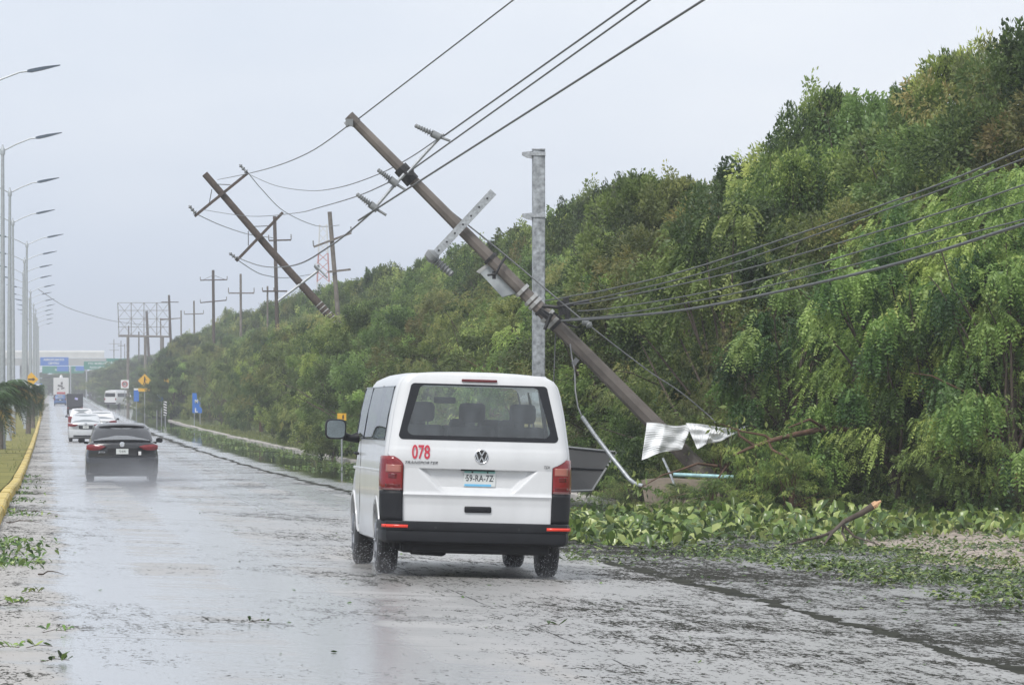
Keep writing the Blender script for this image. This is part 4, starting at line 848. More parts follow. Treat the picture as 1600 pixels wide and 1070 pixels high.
b = MB(); b.prism([(-5 * k, -1 * k), (2 * k, -1 * k), (2 * k, -2.6 * k), (6 * k, 0), (2 * k, 2.6 * k), (2 * k, 1 * k), (-5 * k, 1 * k)], .01, M=Matrix.Translation(p + Vector((0, -.02, 0)))); b.build('arrow', M_ink, t, fix=True)
t, p, k = sign('information_sign', 'small blue and white sign below the yellow arrow sign', 'road sign', 60, 605, 420, rect(11, 12), M_blue)
b = MB(); b.box(p + Vector((0, -.02, 4 * k)), (9 * k, .01, 2.4 * k)); b.box(p + Vector((0, -.02, -1 * k)), (5 * k, .01, 3 * k)); b.build('white_symbol', M_whp, t)
t, p, k = sign('tourist_sign', 'torn blue tourist sign with white marks in the bushes, nearest of the blue signs', 'road sign', 308, 630, 330, [(-7.5, -15), (7.5, -15), (7.5, -8), (3, -4), (5, 1), (0, 7), (-1, 16), (-7.5, 16)], M_blue, posts=2)
text('M', 5 * k, M_whp, t, Matrix.Translation(p + Vector((-1 * k, -.03, 3 * k))), 'lettering', bold=.01)
text('L', 6 * k, M_whp, t, Matrix.Translation(p + Vector((-1.5 * k, -.03, -11 * k))), 'lettering', bold=.02)
t, p, k = sign('tourist_sign', 'torn blue and white sign just right of the pedestrian sign', 'road sign', 248, 618, 400, [(-5, -8), (7, -8), (6, -3), (0, 2), (-1, 8), (-5, 8)], M_blue, posts=2)
b = MB(); b.box(p + Vector((-2 * k, -.02, -1 * k)), (2 * k, .01, 6 * k)); b.box(p + Vector((1 * k, -.02, -5 * k)), (5 * k, .01, 1.8 * k)); b.build('white_symbol', M_whp, t)
t, p, k = sign('tourist_sign', 'narrow blue sign with white top under the pedestrian sign', 'road sign', 213, 617, 430, rect(8, 20), M_blue, posts=1)
b = MB(); b.box(p + Vector((0, -.02, 9 * k)), (8 * k, .02, 3 * k)); b.build('white_header', M_whp, t)
t, p, k = sign('warning_sign', 'yellow warning sign half hidden in leaves left of the van mirror', 'road sign', 534, 651, 150, rect(14, 11), M_yel)
b = MB(); b.prism([(1 * k, -3 * k), (3 * k, -3 * k), (3 * k, 3.5 * k), (1 * k, 2 * k)], .01, M=Matrix.Translation(p + Vector((0, -.02, 0)))); b.build('black_symbol', M_ink, t, fix=True)
t, p, k = sign('warning_sign', 'faded small yellow sign high in the bushes right of the pedestrian sign', 'road sign', 260, 595, 395, rect(8, 6), M_yel, posts=0)
t, p, k = sign('marker_post', 'black and white diagonally striped marker board at the kerb tip', 'marker', 258, 638, 372, rect(5, 22), M_whp)
b = MB()
for j in range(5): zc = (-8.5 + j * 4.2) * k; b.prism([(-2.5 * k, zc), (2.5 * k, zc - 2 * k), (2.5 * k, zc), (-2.5 * k, zc + 2 * k)], .01, M=Matrix.Translation(p + Vector((0, -.015, 0))))
b.build('black_stripes', M_ink, t, fix=True)
def gantry(label, x0, x1, y0, y1, Y, m, rows, arm):
    p, q = at(x0, y1, Y), at(x1, y0, Y); c = (p + q) / 2; k = Y / F; px_ = at(arm, 600, Y).x
    t = thing('overhead_sign', label, 'road sign', (px_, Y, verge(px_, Y)), group='overhead road signs')
    b = MB(); b.box(c, (q.x - p.x, .08, q.z - p.z), bev=.03); b.build('panel', m, t)
    for s_, xx, yy, h, sx in rows: text(s_, h * k, M_whp, t, Matrix.Translation(at(xx, yy, Y) + Vector((0, -.06, 0))), 'lettering', sx=sx, bold=.015)
    b = MB(); b.tube([(px_, Y + .3, verge(px_, Y) - .3), (px_, Y + .3, q.z)], .16, 8); b.build('post', M_galv, t)
    b = MB(); b.tube([(px_, Y + .2, c.z), (p.x if px_ > c.x else q.x, Y + .2, c.z)], .09, 6); b.build('arm', M_galv, t)
gantry('green overhead road sign on a tall post, upper right one', 166, 200, 560, 574, 820, M_grn, [('CANCUN', 178, 567, 4.2, 1.0), ('O', 195, 566.5, 6, 1.1)], 203)
gantry('wide green overhead sign partly behind the upper green sign', 131, 168, 564.5, 577, 900, M_grn, [('PTO. MORELOS', 152, 568, 3, .95), ('PLAYA DEL C.', 152, 574, 3, .9)], 205)
gantry('blue overhead road sign above the lanes', 63, 107, 558, 571, 880, M_blue, [('AEROPUERTO', 84, 562, 3, 1.2), ('CENTRO', 84, 567.5, 3, 1.0)], 54)
gantry('low dull green overhead sign, left half of the row', 66, 108, 572, 583, 980, M_grn, [('PLAYA', 92, 578, 3, 1)], 56)
gantry('low dull green overhead sign, right half of the row', 109, 132, 572, 583, 985, M_grn, [('SUR', 120, 578, 3, 1)], 134)
gantry('small blue overhead sign left of the row', 89, 107, 572, 580, 960, M_blue, [], 110)
gantry('small blue overhead sign beside the wide green sign', 118, 132, 572, 579, 962, M_blue, [], 135)
# overpass
Yo = 1250; t = thing('overpass', 'long pale overpass with arched white guard crossing at the end of the road', 'bridge', (at(85, 600, Yo).x, Yo, verge(at(85, 600, Yo).x, Yo)))
Mo = mat('bridge_white', (.62, .62, .60), .7, var=.12, scale=.3); Mo2 = mat('bridge_concrete', (.36, .36, .35), .8, var=.15, scale=.3)
b = MB(); b.loft([[at(x, y, Yo + dy) for y, dy in ((559, 0), (550, 0), (548, .4), (547.5, 2), (548, 6), (559, 6))] for x in (-60, 20, 100, 163)], cap=True); b.build('guard', Mo, t, smooth=30)
b = MB(); b.loft([[at(x, y, Yo + dy) for y, dy in ((571, -1), (559.5, -1), (559.5, 9), (571, 9))] for x in (-60, 60, 175)], cap=True); b.build('deck', Mo2, t)
for x in (-30, 40, 160): b = MB(); q = at(x, 570, Yo + 3); zb = verge(q.x, Yo); b.box((q.x, Yo + 3, (q.z + zb - 1) / 2), (3, 3, q.z - zb + 1)); b.build('pier', Mo2, t)
# ------------------------------------------------------------------ vehicles
M_white = mat('white_van_paint', (.68, .69, .70), .34, var=.06, scale=3.5, coat=.4, stretch=(1, 1, .25))
M_plas = mat('dark_bumper_plastic', (.013, .014, .017), .5, var=.2, scale=4, spec=.3)
M_tyre = mat('wet_tyre', (.018, .018, .019), .45, var=.3, scale=14, bump=.3)
M_rim = mat('steel_rim', (.30, .31, .33), .35, .7, var=.15)
M_lampr = mat('red_lamp_lens', (.21, .010, .013), .12, var=.15, scale=9, coat=.6)
M_lampd = mat('dark_red_lens', (.12, .006, .008), .12, var=.1, coat=.6)
M_lampc = mat('clear_pink_lens', (.38, .14, .11), .12, var=.1, coat=.6)
M_refl = mat('glowing_red_reflector', (.75, .05, .03), .2, var=.1, emis=(.9, .07, .03, .15))  # no lamp: weak emission painted in to brighten the reflector
M_chrome = mat('chrome', (.75, .76, .78), .15, 1, var=0)
M_int = mat('cabin_plastic', (.035, .037, .04), .8, var=.15)
M_seat = mat('seat_cloth', (.008, .009, .010), .9, var=.2, scale=20)
M_under = mat('underbody', (.012, .012, .013), .85, var=.3)
M_num = mat('red_numerals', (.58, .05, .08), .5, var=.04)
M_plate = mat('plate_white', (.66, .69, .68), .4, var=.04)
G_rear = glass('wet_rear_glass', (.90, .98, .95), .03, .84, .05, (.26, .30, .33))
G_side = glass('side_glass', (.80, .88, .86), .02, .9, .03)
G_wind = glass('windscreen_glass', (.97, 1, .98), .02, .995)
G_frit = mat('glass_frit', (.010, .011, .014), .12, var=0, spec=.4)
M_seam = mat('panel_gap', (.015, .015, .016), .9, var=0)

WP = [(.30, .80), (.34, .90), (.45, .93), (.70, .947), (.95, .952), (1.12, .948), (1.30, .930), (1.37, .920), (1.65, .880), (1.88, .832), (1.95, .808), (2.00, .77), (2.035, .70)]
TOP = [(2.052, .56), (2.062, .42), (2.068, .25), (2.070, .1)]
wv = lambda z: float(np.interp(z, [a for a, _ in WP], [c for _, c in WP]))
def yc(r): return .010 * r * r + (.105 * ((r - .84) / .16) ** 3 if r > .84 else 0)
def ysh(z): return (0 if z < 1.28 else .165 * (z - 1.28)) - .0 + (.55 * max(0, z - 1.96) ** 1.5)
def rofy(y):
    lo, hi = 0, 1
    if y >= yc(1): return 1.0
    for _ in range(30):
        m_ = (lo + hi) / 2
        if yc(m_) < y: lo = m_
        else: hi = m_
    return lo
def van_body_z():
    zs = [.30, .34, .40, .45, .52, .60, .70, .80, .90, .97, 1.035, 1.045, 1.10, 1.16, 1.22, 1.29, 1.365, 1.40, 1.5, 1.6, 1.7, 1.8, 1.86, 1.91, 1.95, 1.98, 2.0, 2.02, 2.035]
    return zs
VL = 4.89
MIR = [(.115 * math.copysign(abs(math.cos(a)) ** .5, math.cos(a)), .11 * math.copysign(abs(math.sin(a)) ** .5, math.sin(a))) for a in [2 * math.pi * (k + .5) / 24 for k in range(24)]]
def roofz(y):                                   # roof line along the length
    return float(np.interp(y, [0, .05, .15, .35, 1, 2.5, 3.3, 3.6, 3.9, 4.2, 4.35, 4.6, 4.8, 4.89], [2.03, 2.045, 2.062, 2.07, 2.075, 2.07, 2.05, 1.99, 1.72, 1.40, 1.22, 1.12, .98, .80]))
def noseW(y): return float(np.interp(y, [0, 3.6, 4.2, 4.6, 4.8, 4.89], [1, 1, .975, .92, .82, .7]))
zs = van_body_z()
def ringpts(y):
    r = rofy(y); rz = roofz(y); o = []
    tgt = 2.07; zmin = .42 if y < 1.0 else .3
    def zz(z): return z if rz >= tgt - .001 else (z if z < .7 else .7 + (z - .7) * (rz - .7) / (tgt - .7))
    for z in zs: o.append((wv(z) * r * noseW(y), max(zmin, zz(z)), z))
    for z, w in TOP:
        rib = .0
        o.append((w * (r if r > .9 else r) * noseW(y), zz(z), z))
    return o
ystat = [.0068, .0075, .009, .014, .024, .040, .060, .085, .115, .16, .22, .30, .40, .5] + [round(.55 + .05 * k, 3) for k in range(17)] + [1.4 + .1 * k for k in range(16)] + [2.95, 3.0, 3.1, 3.2, 3.3, 3.4] + [3.5 + .05 * k for k in range(17)] + [4.35, 4.45, 4.55, 4.65, 4.72, 4.80, 4.85, 4.89]
RW, WB0, WB1 = .335, .93, 3.93
def build_van():
    z_off = 0
    vp = Vector((-.37, 45.0, 0)); vp.z = gX(vp.x, vp.y)
    van = thing('passenger_van', 'white passenger van with red 078 on its tailgate driving away on the wet road', 'van', vp, (0, .028, .112), world=False)
    van.rotation_euler = (-.007, .028, .112)
    b = MB(); np_ = len(ringpts(1))
    def addside(sg):
        rows = []
        for y in ystat:
            rr = []
            for (x, z, z0) in ringpts(y):
                yy = y + (ysh(z0) * max(0, 1 - y / .5) if y < .5 else 0)
                rr.append(Vector((sg * x, yy, z)))
            rows.append(rr)
        n = np_; k0 = len(b.v)
        b.v += [p for r in rows for p in r]
        # snap to wheel arches
        for wy in (WB0, WB1):
            for i in range(k0, len(b.v)):
                p = b.v[i]; d = math.hypot(p.y - wy, p.z - .36)
                if abs(d - .40) < .034 and p.z > .2: q = .40 / d; b.v[i] = Vector((p.x, wy + (p.y - wy) * q, .36 + (p.z - .36) * q))
        for i in range(len(rows) - 1):
            for j in range(n - 1):
                ids = (k0 + i * n + j, k0 + i * n + j + 1, k0 + (i + 1) * n + j + 1, k0 + (i + 1) * n + j)
                c = sum((b.v[q] for q in ids), Vector()) / 4; z0 = (zs + [t[0] for t in TOP])[j]; ym = (ystat[i] + ystat[i + 1]) / 2
                if any(math.hypot(c.y - wy, c.z - .36) < .40 for wy in (WB0, WB1)): continue
                if 1.36 < z0 < 1.90 and (.32 < ym < 2.94 or 3.02 < ym < 3.85): continue
                if 3.62 < ym < 4.2 and z0 > 1.9: continue          # windscreen
                b.f.append(ids if sg > 0 else ids[::-1]); b.m.append(0)
        return k0
    ka = addside(1); kb = addside(-1); n = np_
    for i in range(len(ystat) - 1):                    # close the roof over the middle
        ym = (ystat[i] + ystat[i + 1]) / 2
        if 3.62 < ym < 4.2: continue
        a, c, d, e = ka + i * n + n - 1, kb + i * n + n - 1, kb + (i + 1) * n + n - 1, ka + (i + 1) * n + n - 1
        b.f.append((a, c, d, e)); b.m.append(0)
    i = len(ystat) - 1; b.f.append(tuple(ka + i * n + j for j in range(n)) + tuple(kb + i * n + j for j in reversed(range(n)))); b.m.append(0)
    body = b.build('body', M_white, van, smooth=42, fix=True)
    # pressed ribs across the roof edge
    b = MB()
    for x in (-.60, -.36, -.12, .12, .36, .60):
        b.loft([[Vector((x + dx, y, roofz(y) - (.006 + .024 * (abs(x) / .6) ** 2) + dz * (.7 if y > .13 else .2) - (.02 if y < .13 else 0))) for dx, dz in ((-.11, -.06), (-.08, -.002), (-.045, .009), (.045, .009), (.08, -.002), (.11, -.06))] for y in (.34, .5, 1.2, 2.4, 3.2)], cap=True)
    b.build('roof_rib', M_white, body, smooth=50)
    # lower side fold and sill
    for sg in (-1, 1):
        b = MB(); b.grid(lambda y, t: (sg * (wv(1.04) * 1.001 + .006 * math.sin(math.pi * t)), y, 1.035 + .03 * t), [.12 + .2 * k for k in range(20)], [0, .5, 1]); b.build('side_crease', M_white, body, smooth=60)
        for wy in (WB0, WB1):
            b = MB(); b.loft([[Vector((sg * (x_), wy + math.cos(a) * r_, .36 + math.sin(a) * r_)) for x_, r_ in ((wv(.4 + .36 * math.sin(a)) - .05, .388), (wv(.4 + .36 * math.sin(a)) + .004, .392), (wv(.4 + .36 * math.sin(a)) + .010, .405), (wv(.4 + .36 * math.sin(a)) + .006, .435), (wv(.4 + .36 * math.sin(a)) - .02, .44))] for a in [R(0 + 180 * k / 22) for k in range(23)]], closed=False)
            b.build('arch_lip', M_white, body, smooth=60)
        b = MB()
        for wy in (WB0, WB1): b.loft([[Vector((sg * x_, wy + math.cos(a) * .42, .36 + math.sin(a) * .42)) for x_ in (.93, .60)] for a in [R(0 + 180 * k / 20) for k in range(21)]], closed=False); b.box((sg * .61, wy, .52), (.02, .8, .5))
        b.build('wheel_well', M_under, body)
        # glass
        for y0, y1 in ((.30, 2.955), (3.0, 3.95)):
            b = MB(); yy = [y0 + (y1 - y0) * k / 12 for k in range(13)]
            b.grid(lambda y, z: (sg * (wv(z) + .004), y + ysh(z) * max(0, 1 - y / .5), z), yy, [1.375 + .54 * k / 8 for k in range(9)]); b.build('side_window', G_side, van, smooth=60)
            b = MB()
            for z_ in (1.365, 1.905): b.tube([(sg * (wv(z_) + .003), y0 + ysh(z_) * max(0, 1 - y0 / .5), z_), (sg * (wv(z_) + .003), y1, z_)], .006, 5)
            for y_ in (y0, y1): b.tube([(sg * (wv(z_) + .003), y_ + (ysh(z_) if y_ < .5 else 0), z_) for z_ in (1.365, 1.6, 1.905)], .007, 5)
            b.build('window_seal', G_frit, van)
        b = MB(); b.box((sg * (wv(1.6) - .03), 1.75, 1.64), (.03, .12, .56), Matrix.Rotation(-sg * .17, 3, 'Y')); b.build('pillar_trim', M_blk, van)
        b = MB(); b.tube([(sg * .96, 3.2, 1.2), (sg * .985, 3.23, 1.205), (sg * .985, 3.36, 1.205), (sg * .96, 3.4, 1.2)], .016, 6); b.build('door_handle', M_plas, van)
        # seams of the doors
        b = MB()
        b.box((sg * (wv(.9) - .001), 3.0, .9), (.004, .006, .9))
        b.build('door_seam', M_seam, body)
        # mirror
        mi = MB(); cx_ = sg * 1.175; mi.loft([[Vector((cx_ + sg * hx * w, y_, 1.455 + hz * w)) for hx, hz in MIR] for y_, w in ((3.66, .93), (3.68, 1), (3.76, .98), (3.83, .8), (3.86, .45))], cap=True)
        mi.tube([(sg * 1.08, 3.76, 1.38), (sg * 1.0, 3.77, 1.36), (sg * .92, 3.78, 1.37)], [.045, .04, .06], 8); mo = mi.build('mirror', M_plas, van, smooth=50)
        b = MB(); b.add([(cx_ + sg * hx * .86, 3.655, 1.455 + hz * .86) for hx, hz in MIR], [tuple(range(24)) if sg < 0 else tuple(range(24))[::-1]]); b.build('mirror_glass', mat('mirror_silver', (.27, .31, .32), .14, .9, var=.1), mo)
        # tail lamp wrapped round the corner
        def patch(zb, zt, ri, mt, off, nm, par, ye=.085, rmax=None):
            path = [ri + (1 - ri) * k / 8 for k in range(9)]; path = [(r, yc(r)) for r in path]
            path = [(r, y_) for r, y_ in path if rmax is None or r <= rmax]
            if rmax is None: path += [(1.0, .115 + ye * k / 3) for k in range(1, 4)]
            q = MB(); nz_ = 8
            def f(i, t):
                r, y_ = path[int(i)]; top = zt(r); z = zb + (top - zb) * t
                x = sg * (wv(z) * r + off * (1 if y_ > .02 else .3)); return (x, y_ - off * (1 if y_ < .10 else .1) + ysh(z), z)
            q.grid(f, list(range(len(path))), [k / nz_ for k in range(nz_ + 1)])
            # rim of the housing
            for a, c in (((0, 0), (0, 1)), ((0, 1), (len(path) - 1, 1)), ((0, 0), (len(path) - 1, 0))):
                pass
            return q.build(nm, mt, par, smooth=50, solid=.02, fix=False)
        ri = .795
        tl = patch(.865, lambda r: 1.13 + .075 * min(1, max(0, (r - ri) / .10)) ** .7, ri, M_lampr, .010, 'tail_lamp', van)
        patch(1.045, lambda r: 1.12, .815, M_lampc, .0115, 'clear_band', tl, rmax=.965)
        patch(.985, lambda r: 1.03, .86, M_lampd, .013, 'lens_pattern', tl, rmax=.94)
        patch(.90, lambda r: .925, .82, M_lampd, .013, 'lens_pattern', tl, rmax=.97)
        patch(.866, lambda r: .885, .80, mat('grey_lens', (.2, .1, .1), .15, var=.1), .0135, 'lens_foot', tl, rmax=.99)
        patch(.56, lambda r: .860, ri, M_plas, .008, 'corner_trim', van, ye=.05)
    # tailgate as a pressed panel
    def Wt(z):
        if z < 1.13: return .752
        if z < 1.215: return .752 + (wv(z) * .965 - .752) * ((z - 1.13) / .085) ** .7
        return wv(z) * .972
    z0, z1 = .505, 2.042
    def press(x, z):
        d = 0; ax_ = abs(x)
        # plate recess: trapezoid whose top edge is an overhang
        if .845 < z < 1.09:
            half = .615 - (1.09 - z) / .245 * .25
            e = (half - ax_) / .08; k = max(0, min(1, e)); lip = max(0, min(1, (1.092 - z) / .012)); fl = max(0, min(1, (z - .85) / .055))
            d += .062 * k * k * (3 - 2 * k) * lip * fl
        # ledge crease under the recess
        t = (z - .825) / .03
        if -1 < t < 1: d -= .014 * (1 - abs(t))
        if z < .825: d += .012 * min(1, (.825 - z) / .1)
        if 1.09 < z < 1.30: d -= .012 * math.sin(math.pi * (z - 1.09) / .21)
        if z < .52: d += .02 * (.52 - z) / .02 * .3
        return d
    b = MB(); us = [-1 + 2 * k / 180 for k in range(181)]; zv = sorted(set([z0 + (z1 - z0) * k / 110 for k in range(111)] + [1.086, 1.091, 1.079, 1.095]))
    def tg(s_, z): x = s_ * Wt(z); return Vector((x, yc(min(1, abs(x) / wv(z))) + ysh(z) + press(x, z) - .006, z))
    n = len(us); pts = [tg(s_, z) for z in zv for s_ in us]; fs = []
    wz0, wz1 = 1.376, 1.943
    whalf = lambda z: .806 - (z - wz0) / (wz1 - wz0) * .112
    for i in range(len(zv) - 1):
        for j in range(n - 1):
            zc = (zv[i] + zv[i + 1]) / 2; xc = (us[j] + us[j + 1]) / 2 * Wt(zc)
            if wz0 + .03 < zc < wz1 - .03 and abs(xc) < whalf(zc) - .03: continue
            fs.append((i * n + j, i * n + j + 1, (i + 1) * n + j + 1, (i + 1) * n + j))
    b.add(pts, fs); tgate = b.build('tailgate', M_white, van, smooth=28, solid=.022)
    # bonded rear glass with black border
    def rrect(ins, rad=.07):
        o = []
        for sx, sz, a0 in ((1, 1, 0), (-1, 1, 90), (-1, -1, 180), (1, -1, 270)):
            zc = (wz1 - ins[1] - rad) if sz > 0 else (wz0 + ins[2] + rad); xc = (whalf(wz1 if sz > 0 else wz0) - ins[0] - rad) * sx
            for k in range(7): a = R(a0 + 15 * k); o.append((xc + rad * math.cos(a), zc + rad * math.sin(a)))
        return o
    def onrear(x, z, off): return Vector((x, yc(min(1, abs(x) / wv(z))) + ysh(z) - off, z))
    outer, inner = rrect((0, 0, 0), .045), rrect((.085, .02, .045), .06)
    b = MB()
    def dens(o): 
        res = []
        for i in range(len(o)):
            a, c = o[i], o[(i + 1) % len(o)]; m_ = max(1, round(math.hypot(a[0] - c[0], a[1] - c[1]) / .08)) if math.hypot(a[0] - c[0], a[1] - c[1]) > .1 else 1
            for k in range(12 if m_ > 1 else 1): t = k / (12 if m_ > 1 else 1); res.append((a[0] + (c[0] - a[0]) * t, a[1] + (c[1] - a[1]) * t))
        return res
    O, I = dens(outer), dens(inner)
    b.loft([[onrear(x, z, .0095) for x, z in O], [onrear(x, z, .012) for x, z in I]]); frit = b.build('window_border', G_frit, tgate, smooth=60)
    b = MB(); c_ = [(0, (wz0 + wz1) / 2)] * len(I)
    b.loft([[onrear(x * f_, zc_ + (z - zc_) * f_, .0115) for x, z in I] for zc_ in (1.66,) for f_ in (1, .8, .6, .4, .2, .01)]); b.build('rear_window', G_rear, tgate, smooth=60)
    b = MB(); b.box((0, ysh(1.98) - .014, 1.981), (.36, .03, .028), bev=.008); b.build('brake_light', M_lampd, tgate)
    b = MB(); b.box((.008, -.0, .688), (.272, .03, .062), bev=.012); b.tube([(.09, -.018, .69), (.09, -.022, .69)], .008, 8); b.build('handle', M_plas, tgate, smooth=50)
    b = MB(); b.box((0, .035, 1.085), (.34, .05, .02)); b.build('plate_lamp', M_seam, tgate)
    # plate
    py = .048; zp = .998
    pl = MB(); pl.box((.022, py, zp), (.325, .008, .158), bev=.003); po = pl.build('number_plate', M_plate, van)
    b = MB(); b.box((.022, py - .005, zp + .066), (.312, .002, .020)); b.build('green_strip', mat('plate_green', (.22, .50, .46), .4, var=.1), po)
    b = MB(); b.box((.005, py - .005, zp - .066), (.27, .002, .022)); b.build('blue_strip', mat('plate_blue', (.16, .5, .78), .4, var=.05), po)
    b = MB()
    for xx in (-.055, .10): b.lathe((.022 + xx - .02, py - .005, zp + .064), (0, -1, 0), [(0, .009), (.004, .008)], 8)
    for xx in (-.14, .14): b.lathe((.022 + xx, py - .004, zp + .004), (0, -1, 0), [(0, .005), (.003, .005)], 6)
    b.build('screw', M_seam, po)
    text('59-RA-7Z', .062, mat('plate_ink', (.06, .065, .07), .5, var=0), po, Matrix.Translation((.022, py - .006, zp + .002)), sx=.74, space=1.05, bold=.001)
    text('078', .135, M_num, tgate, Matrix.Translation((-.582, -.019, 1.245)), 'fleet_number', sx=.64, bold=.0035, space=1.0)
    text('TRANSPORTER', .027, mat('badge_dark', (.10, .10, .11), .3, .6, var=0), tgate, Matrix.Translation((-.58, -.016, 1.145)), 'model_lettering', sx=1.2, shear=.35, space=1.1)
    text('TDI', .028, M_ink, tgate, Matrix.Translation((.690, -.020, 1.128)), 'engine_lettering', sx=1.0, shear=.2)
    # round emblem
    cx_, cz_ = .03, 1.222; yb_ = -.022; b = MB(); rr = .072
    b.lathe((cx_, yb_ + .012, cz_), (0, -1, 0), [(0, rr * .9), (.010, rr * .9)], 28); em = b.build('emblem', M_ink, tgate, smooth=40)
    b = MB(); seg = [6.2832 * k / 32 for k in range(32)]
    b.loft([[Vector((cx_ + math.cos(a) * r_, y_, cz_ + math.sin(a) * r_)) for a in seg] for r_, y_ in ((rr, yb_ + .01), (rr, yb_ - .002), (rr * .93, yb_ - .005), (rr * .85, yb_ - .002), (rr * .85, yb_ + .008))])
    def bar(p, q, w=.0125):
        p = Vector((cx_ + p[0] * rr, yb_ - .001, cz_ + p[1] * rr)); q = Vector((cx_ + q[0] * rr, yb_ - .001, cz_ + q[1] * rr)); d = (q - p).normalized(); n_ = Vector((d.z, 0, -d.x)); b.box((p + q) / 2, (w, .007, (q - p).length), Matrix((n_, Vector((0, 1, 0)), d)).transposed())
    for sg in (-1, 1):
        bar((sg * .40, .82), (0, .08)); bar((sg * .80, .45), (sg * .38, -.80)); bar((sg * .38, -.80), (0, -.06))
    b.build('emblem_ring', M_chrome, em, smooth=40)
    # bumper
    path = [(-.955, .62), (-.962, .40), (-.962, .20), (-.95, .08), (-.915, -.005), (-.84, -.05), (-.70, -.072), (-.4, -.085), (0, -.09)]; path = path + [(-x, y) for x, y in path[:-1]][::-1]
    prof = [(0.055, .555), (.012, .560), (-.0, .548), (-.006, .505), (.0, .47), (.012, .465), (.006, .42), (.016, .36), (.05, .335)]
    b = MB(); rings = []
    for i, (x, y) in enumerate(path):
        p0, p1 = Vector(path[max(0, i - 1)]), Vector(path[min(len(path) - 1, i + 1)]); tdir = (p1 - p0).normalized(); nrm = Vector((tdir.y, -tdir.x))  # outward
        drop = 0 if abs(x) < .7 else .0
        rings.append([Vector((x - nrm.x * o_ * 1, y - nrm.y * o_ * 1, z_)) for o_, z_ in prof])
    b.loft(rings, closed=False); bump = b.build('bumper', M_plas, van, smooth=35, solid=.01)
    for sg in (-1, 1):
        b = MB(); b.loft([[Vector((sg * x, y - .003, z_)) for z_ in (.492, .522)] for x, y in ((.70, -.079), (.79, -.068), (.88, -.040), (.935, .01), (.955, .06))], closed=False); b.build('reflector', M_refl, bump, smooth=60, solid=.004)
        b = MB(); b.tube([(sg * .42, -.088, .50), (sg * .42, -.092, .50)], .014, 10); b.build('parking_sensor', M_blk, bump)
    # underside
    b = MB(); b.box((0, 2.4, .33), (1.60, 4.3, .12)); b.box((0, .35, .31), (1.5, .6, .14), bev=.03); b.build('underbody', M_under, van)
    b = MB(); b.tube([(-.62, .35, .27), (-.3, .42, .255), (-.25, .9, .27)], .055, 8); b.tube([(.45, .2, .27), (.45, .8, .27)], .06, 8); b.tube([(-.62, .02, .27), (-.62, .3, .27)], .025, 8); b.build('exhaust', M_under, van, smooth=60)
    b = MB(); b.tube([(-.75, .93, .31), (-.4, .85, .30), (0, .83, .33), (.4, .85, .30), (.75, .93, .31)], .05, 8); b.build('axle', M_under, van, smooth=60)
    # inner closing frame behind the lamps
    b = MB(); b.box((0, .10, .80), (1.56, .05, .62)); b.box((-.80, .17, .8), (.2, .06, .75)); b.box((.80, .17, .8), (.2, .06, .75)); b.build('inner_panel', M_int, van)
    b = MB(); b.box((0, 2.2, .62), (1.72, 3.9, .04)); b.build('cabin_floor', M_int, van)
    b = MB(); b.loft([[Vector((sg * .84, 3.9, .65)), Vector((sg * .84, 3.75, 1.15)), Vector((sg * .84, 4.2, 1.2))] for sg in (-1, 0, 1)], cap=True); b.tube([(-.42 + .19 * math.cos(a), 3.62 + .05 * math.sin(a), 1.12 + .19 * math.sin(a)) for a in [6.3 * k / 16 for k in range(17)]], .014, 6); b.build('dashboard', M_int, van)
    for (y, xsq) in ((.75, (-.52, .0, .52)), (1.75, (-.52, .0, .52)), (3.0, (-.43, .43))):
        for x in xsq:
            s_ = thing('seat', '', '', (0, 0, 0), world=False); del s_['label']; del s_['category']; s_.parent = van
            w = .48
            q = MB(); q.box((x, y, 1.22), (w, .13, .62), Matrix.Rotation(-.12, 3, 'X'), bev=.05); q.build('backrest', M_seat, s_, smooth=60)
            q = MB(); q.box((x, y + .30, .92), (w, .5, .16), bev=.05); q.build('cushion', M_seat, s_, smooth=60)
            hz_ = 1.66 if y == .75 else 1.50
            q = MB(); q.box((x, y - .02, hz_), (.27, .10, .20), bev=.045); q.tube([(x - .07, y, 1.52), (x - .07, y, 1.6)], .008, 5); q.tube([(x + .07, y, 1.52), (x + .07, y, 1.6)], .008, 5); q.build('headrest', M_seat, s_, smooth=60)
    # windscreen
    b = MB()
    def ws(u, v):
        y = 3.60 + .62 * v; x = u * (.74 + .12 * v); return (x, y + .10 * (1 - u * u), roofz(y) - .02 - .03 * u * u)
    b.grid(ws, [-1 + k / 5 for k in range(11)], [k / 6 for k in range(7)]); b.build('windscreen', G_wind, van, smooth=60)
    b = MB(); b.box((0, 3.66, 1.80), (.24, .03, .07), bev=.012); b.build('rear_view_mirror', M_int, van)
    for sg in (-1, 1):
        b = MB(); b.box((sg * .72, 4.76, .90), (.3, .12, .16), Matrix.Rotation(sg * .3, 3, 'Z'), bev=.03); b.build('headlight', G_frit, van)
    # wheels
    for wy in (WB0, WB1):
        for sg in (-1, 1): wheel(van, (sg * .825, wy, .335), .335, .215, sg)
    return van
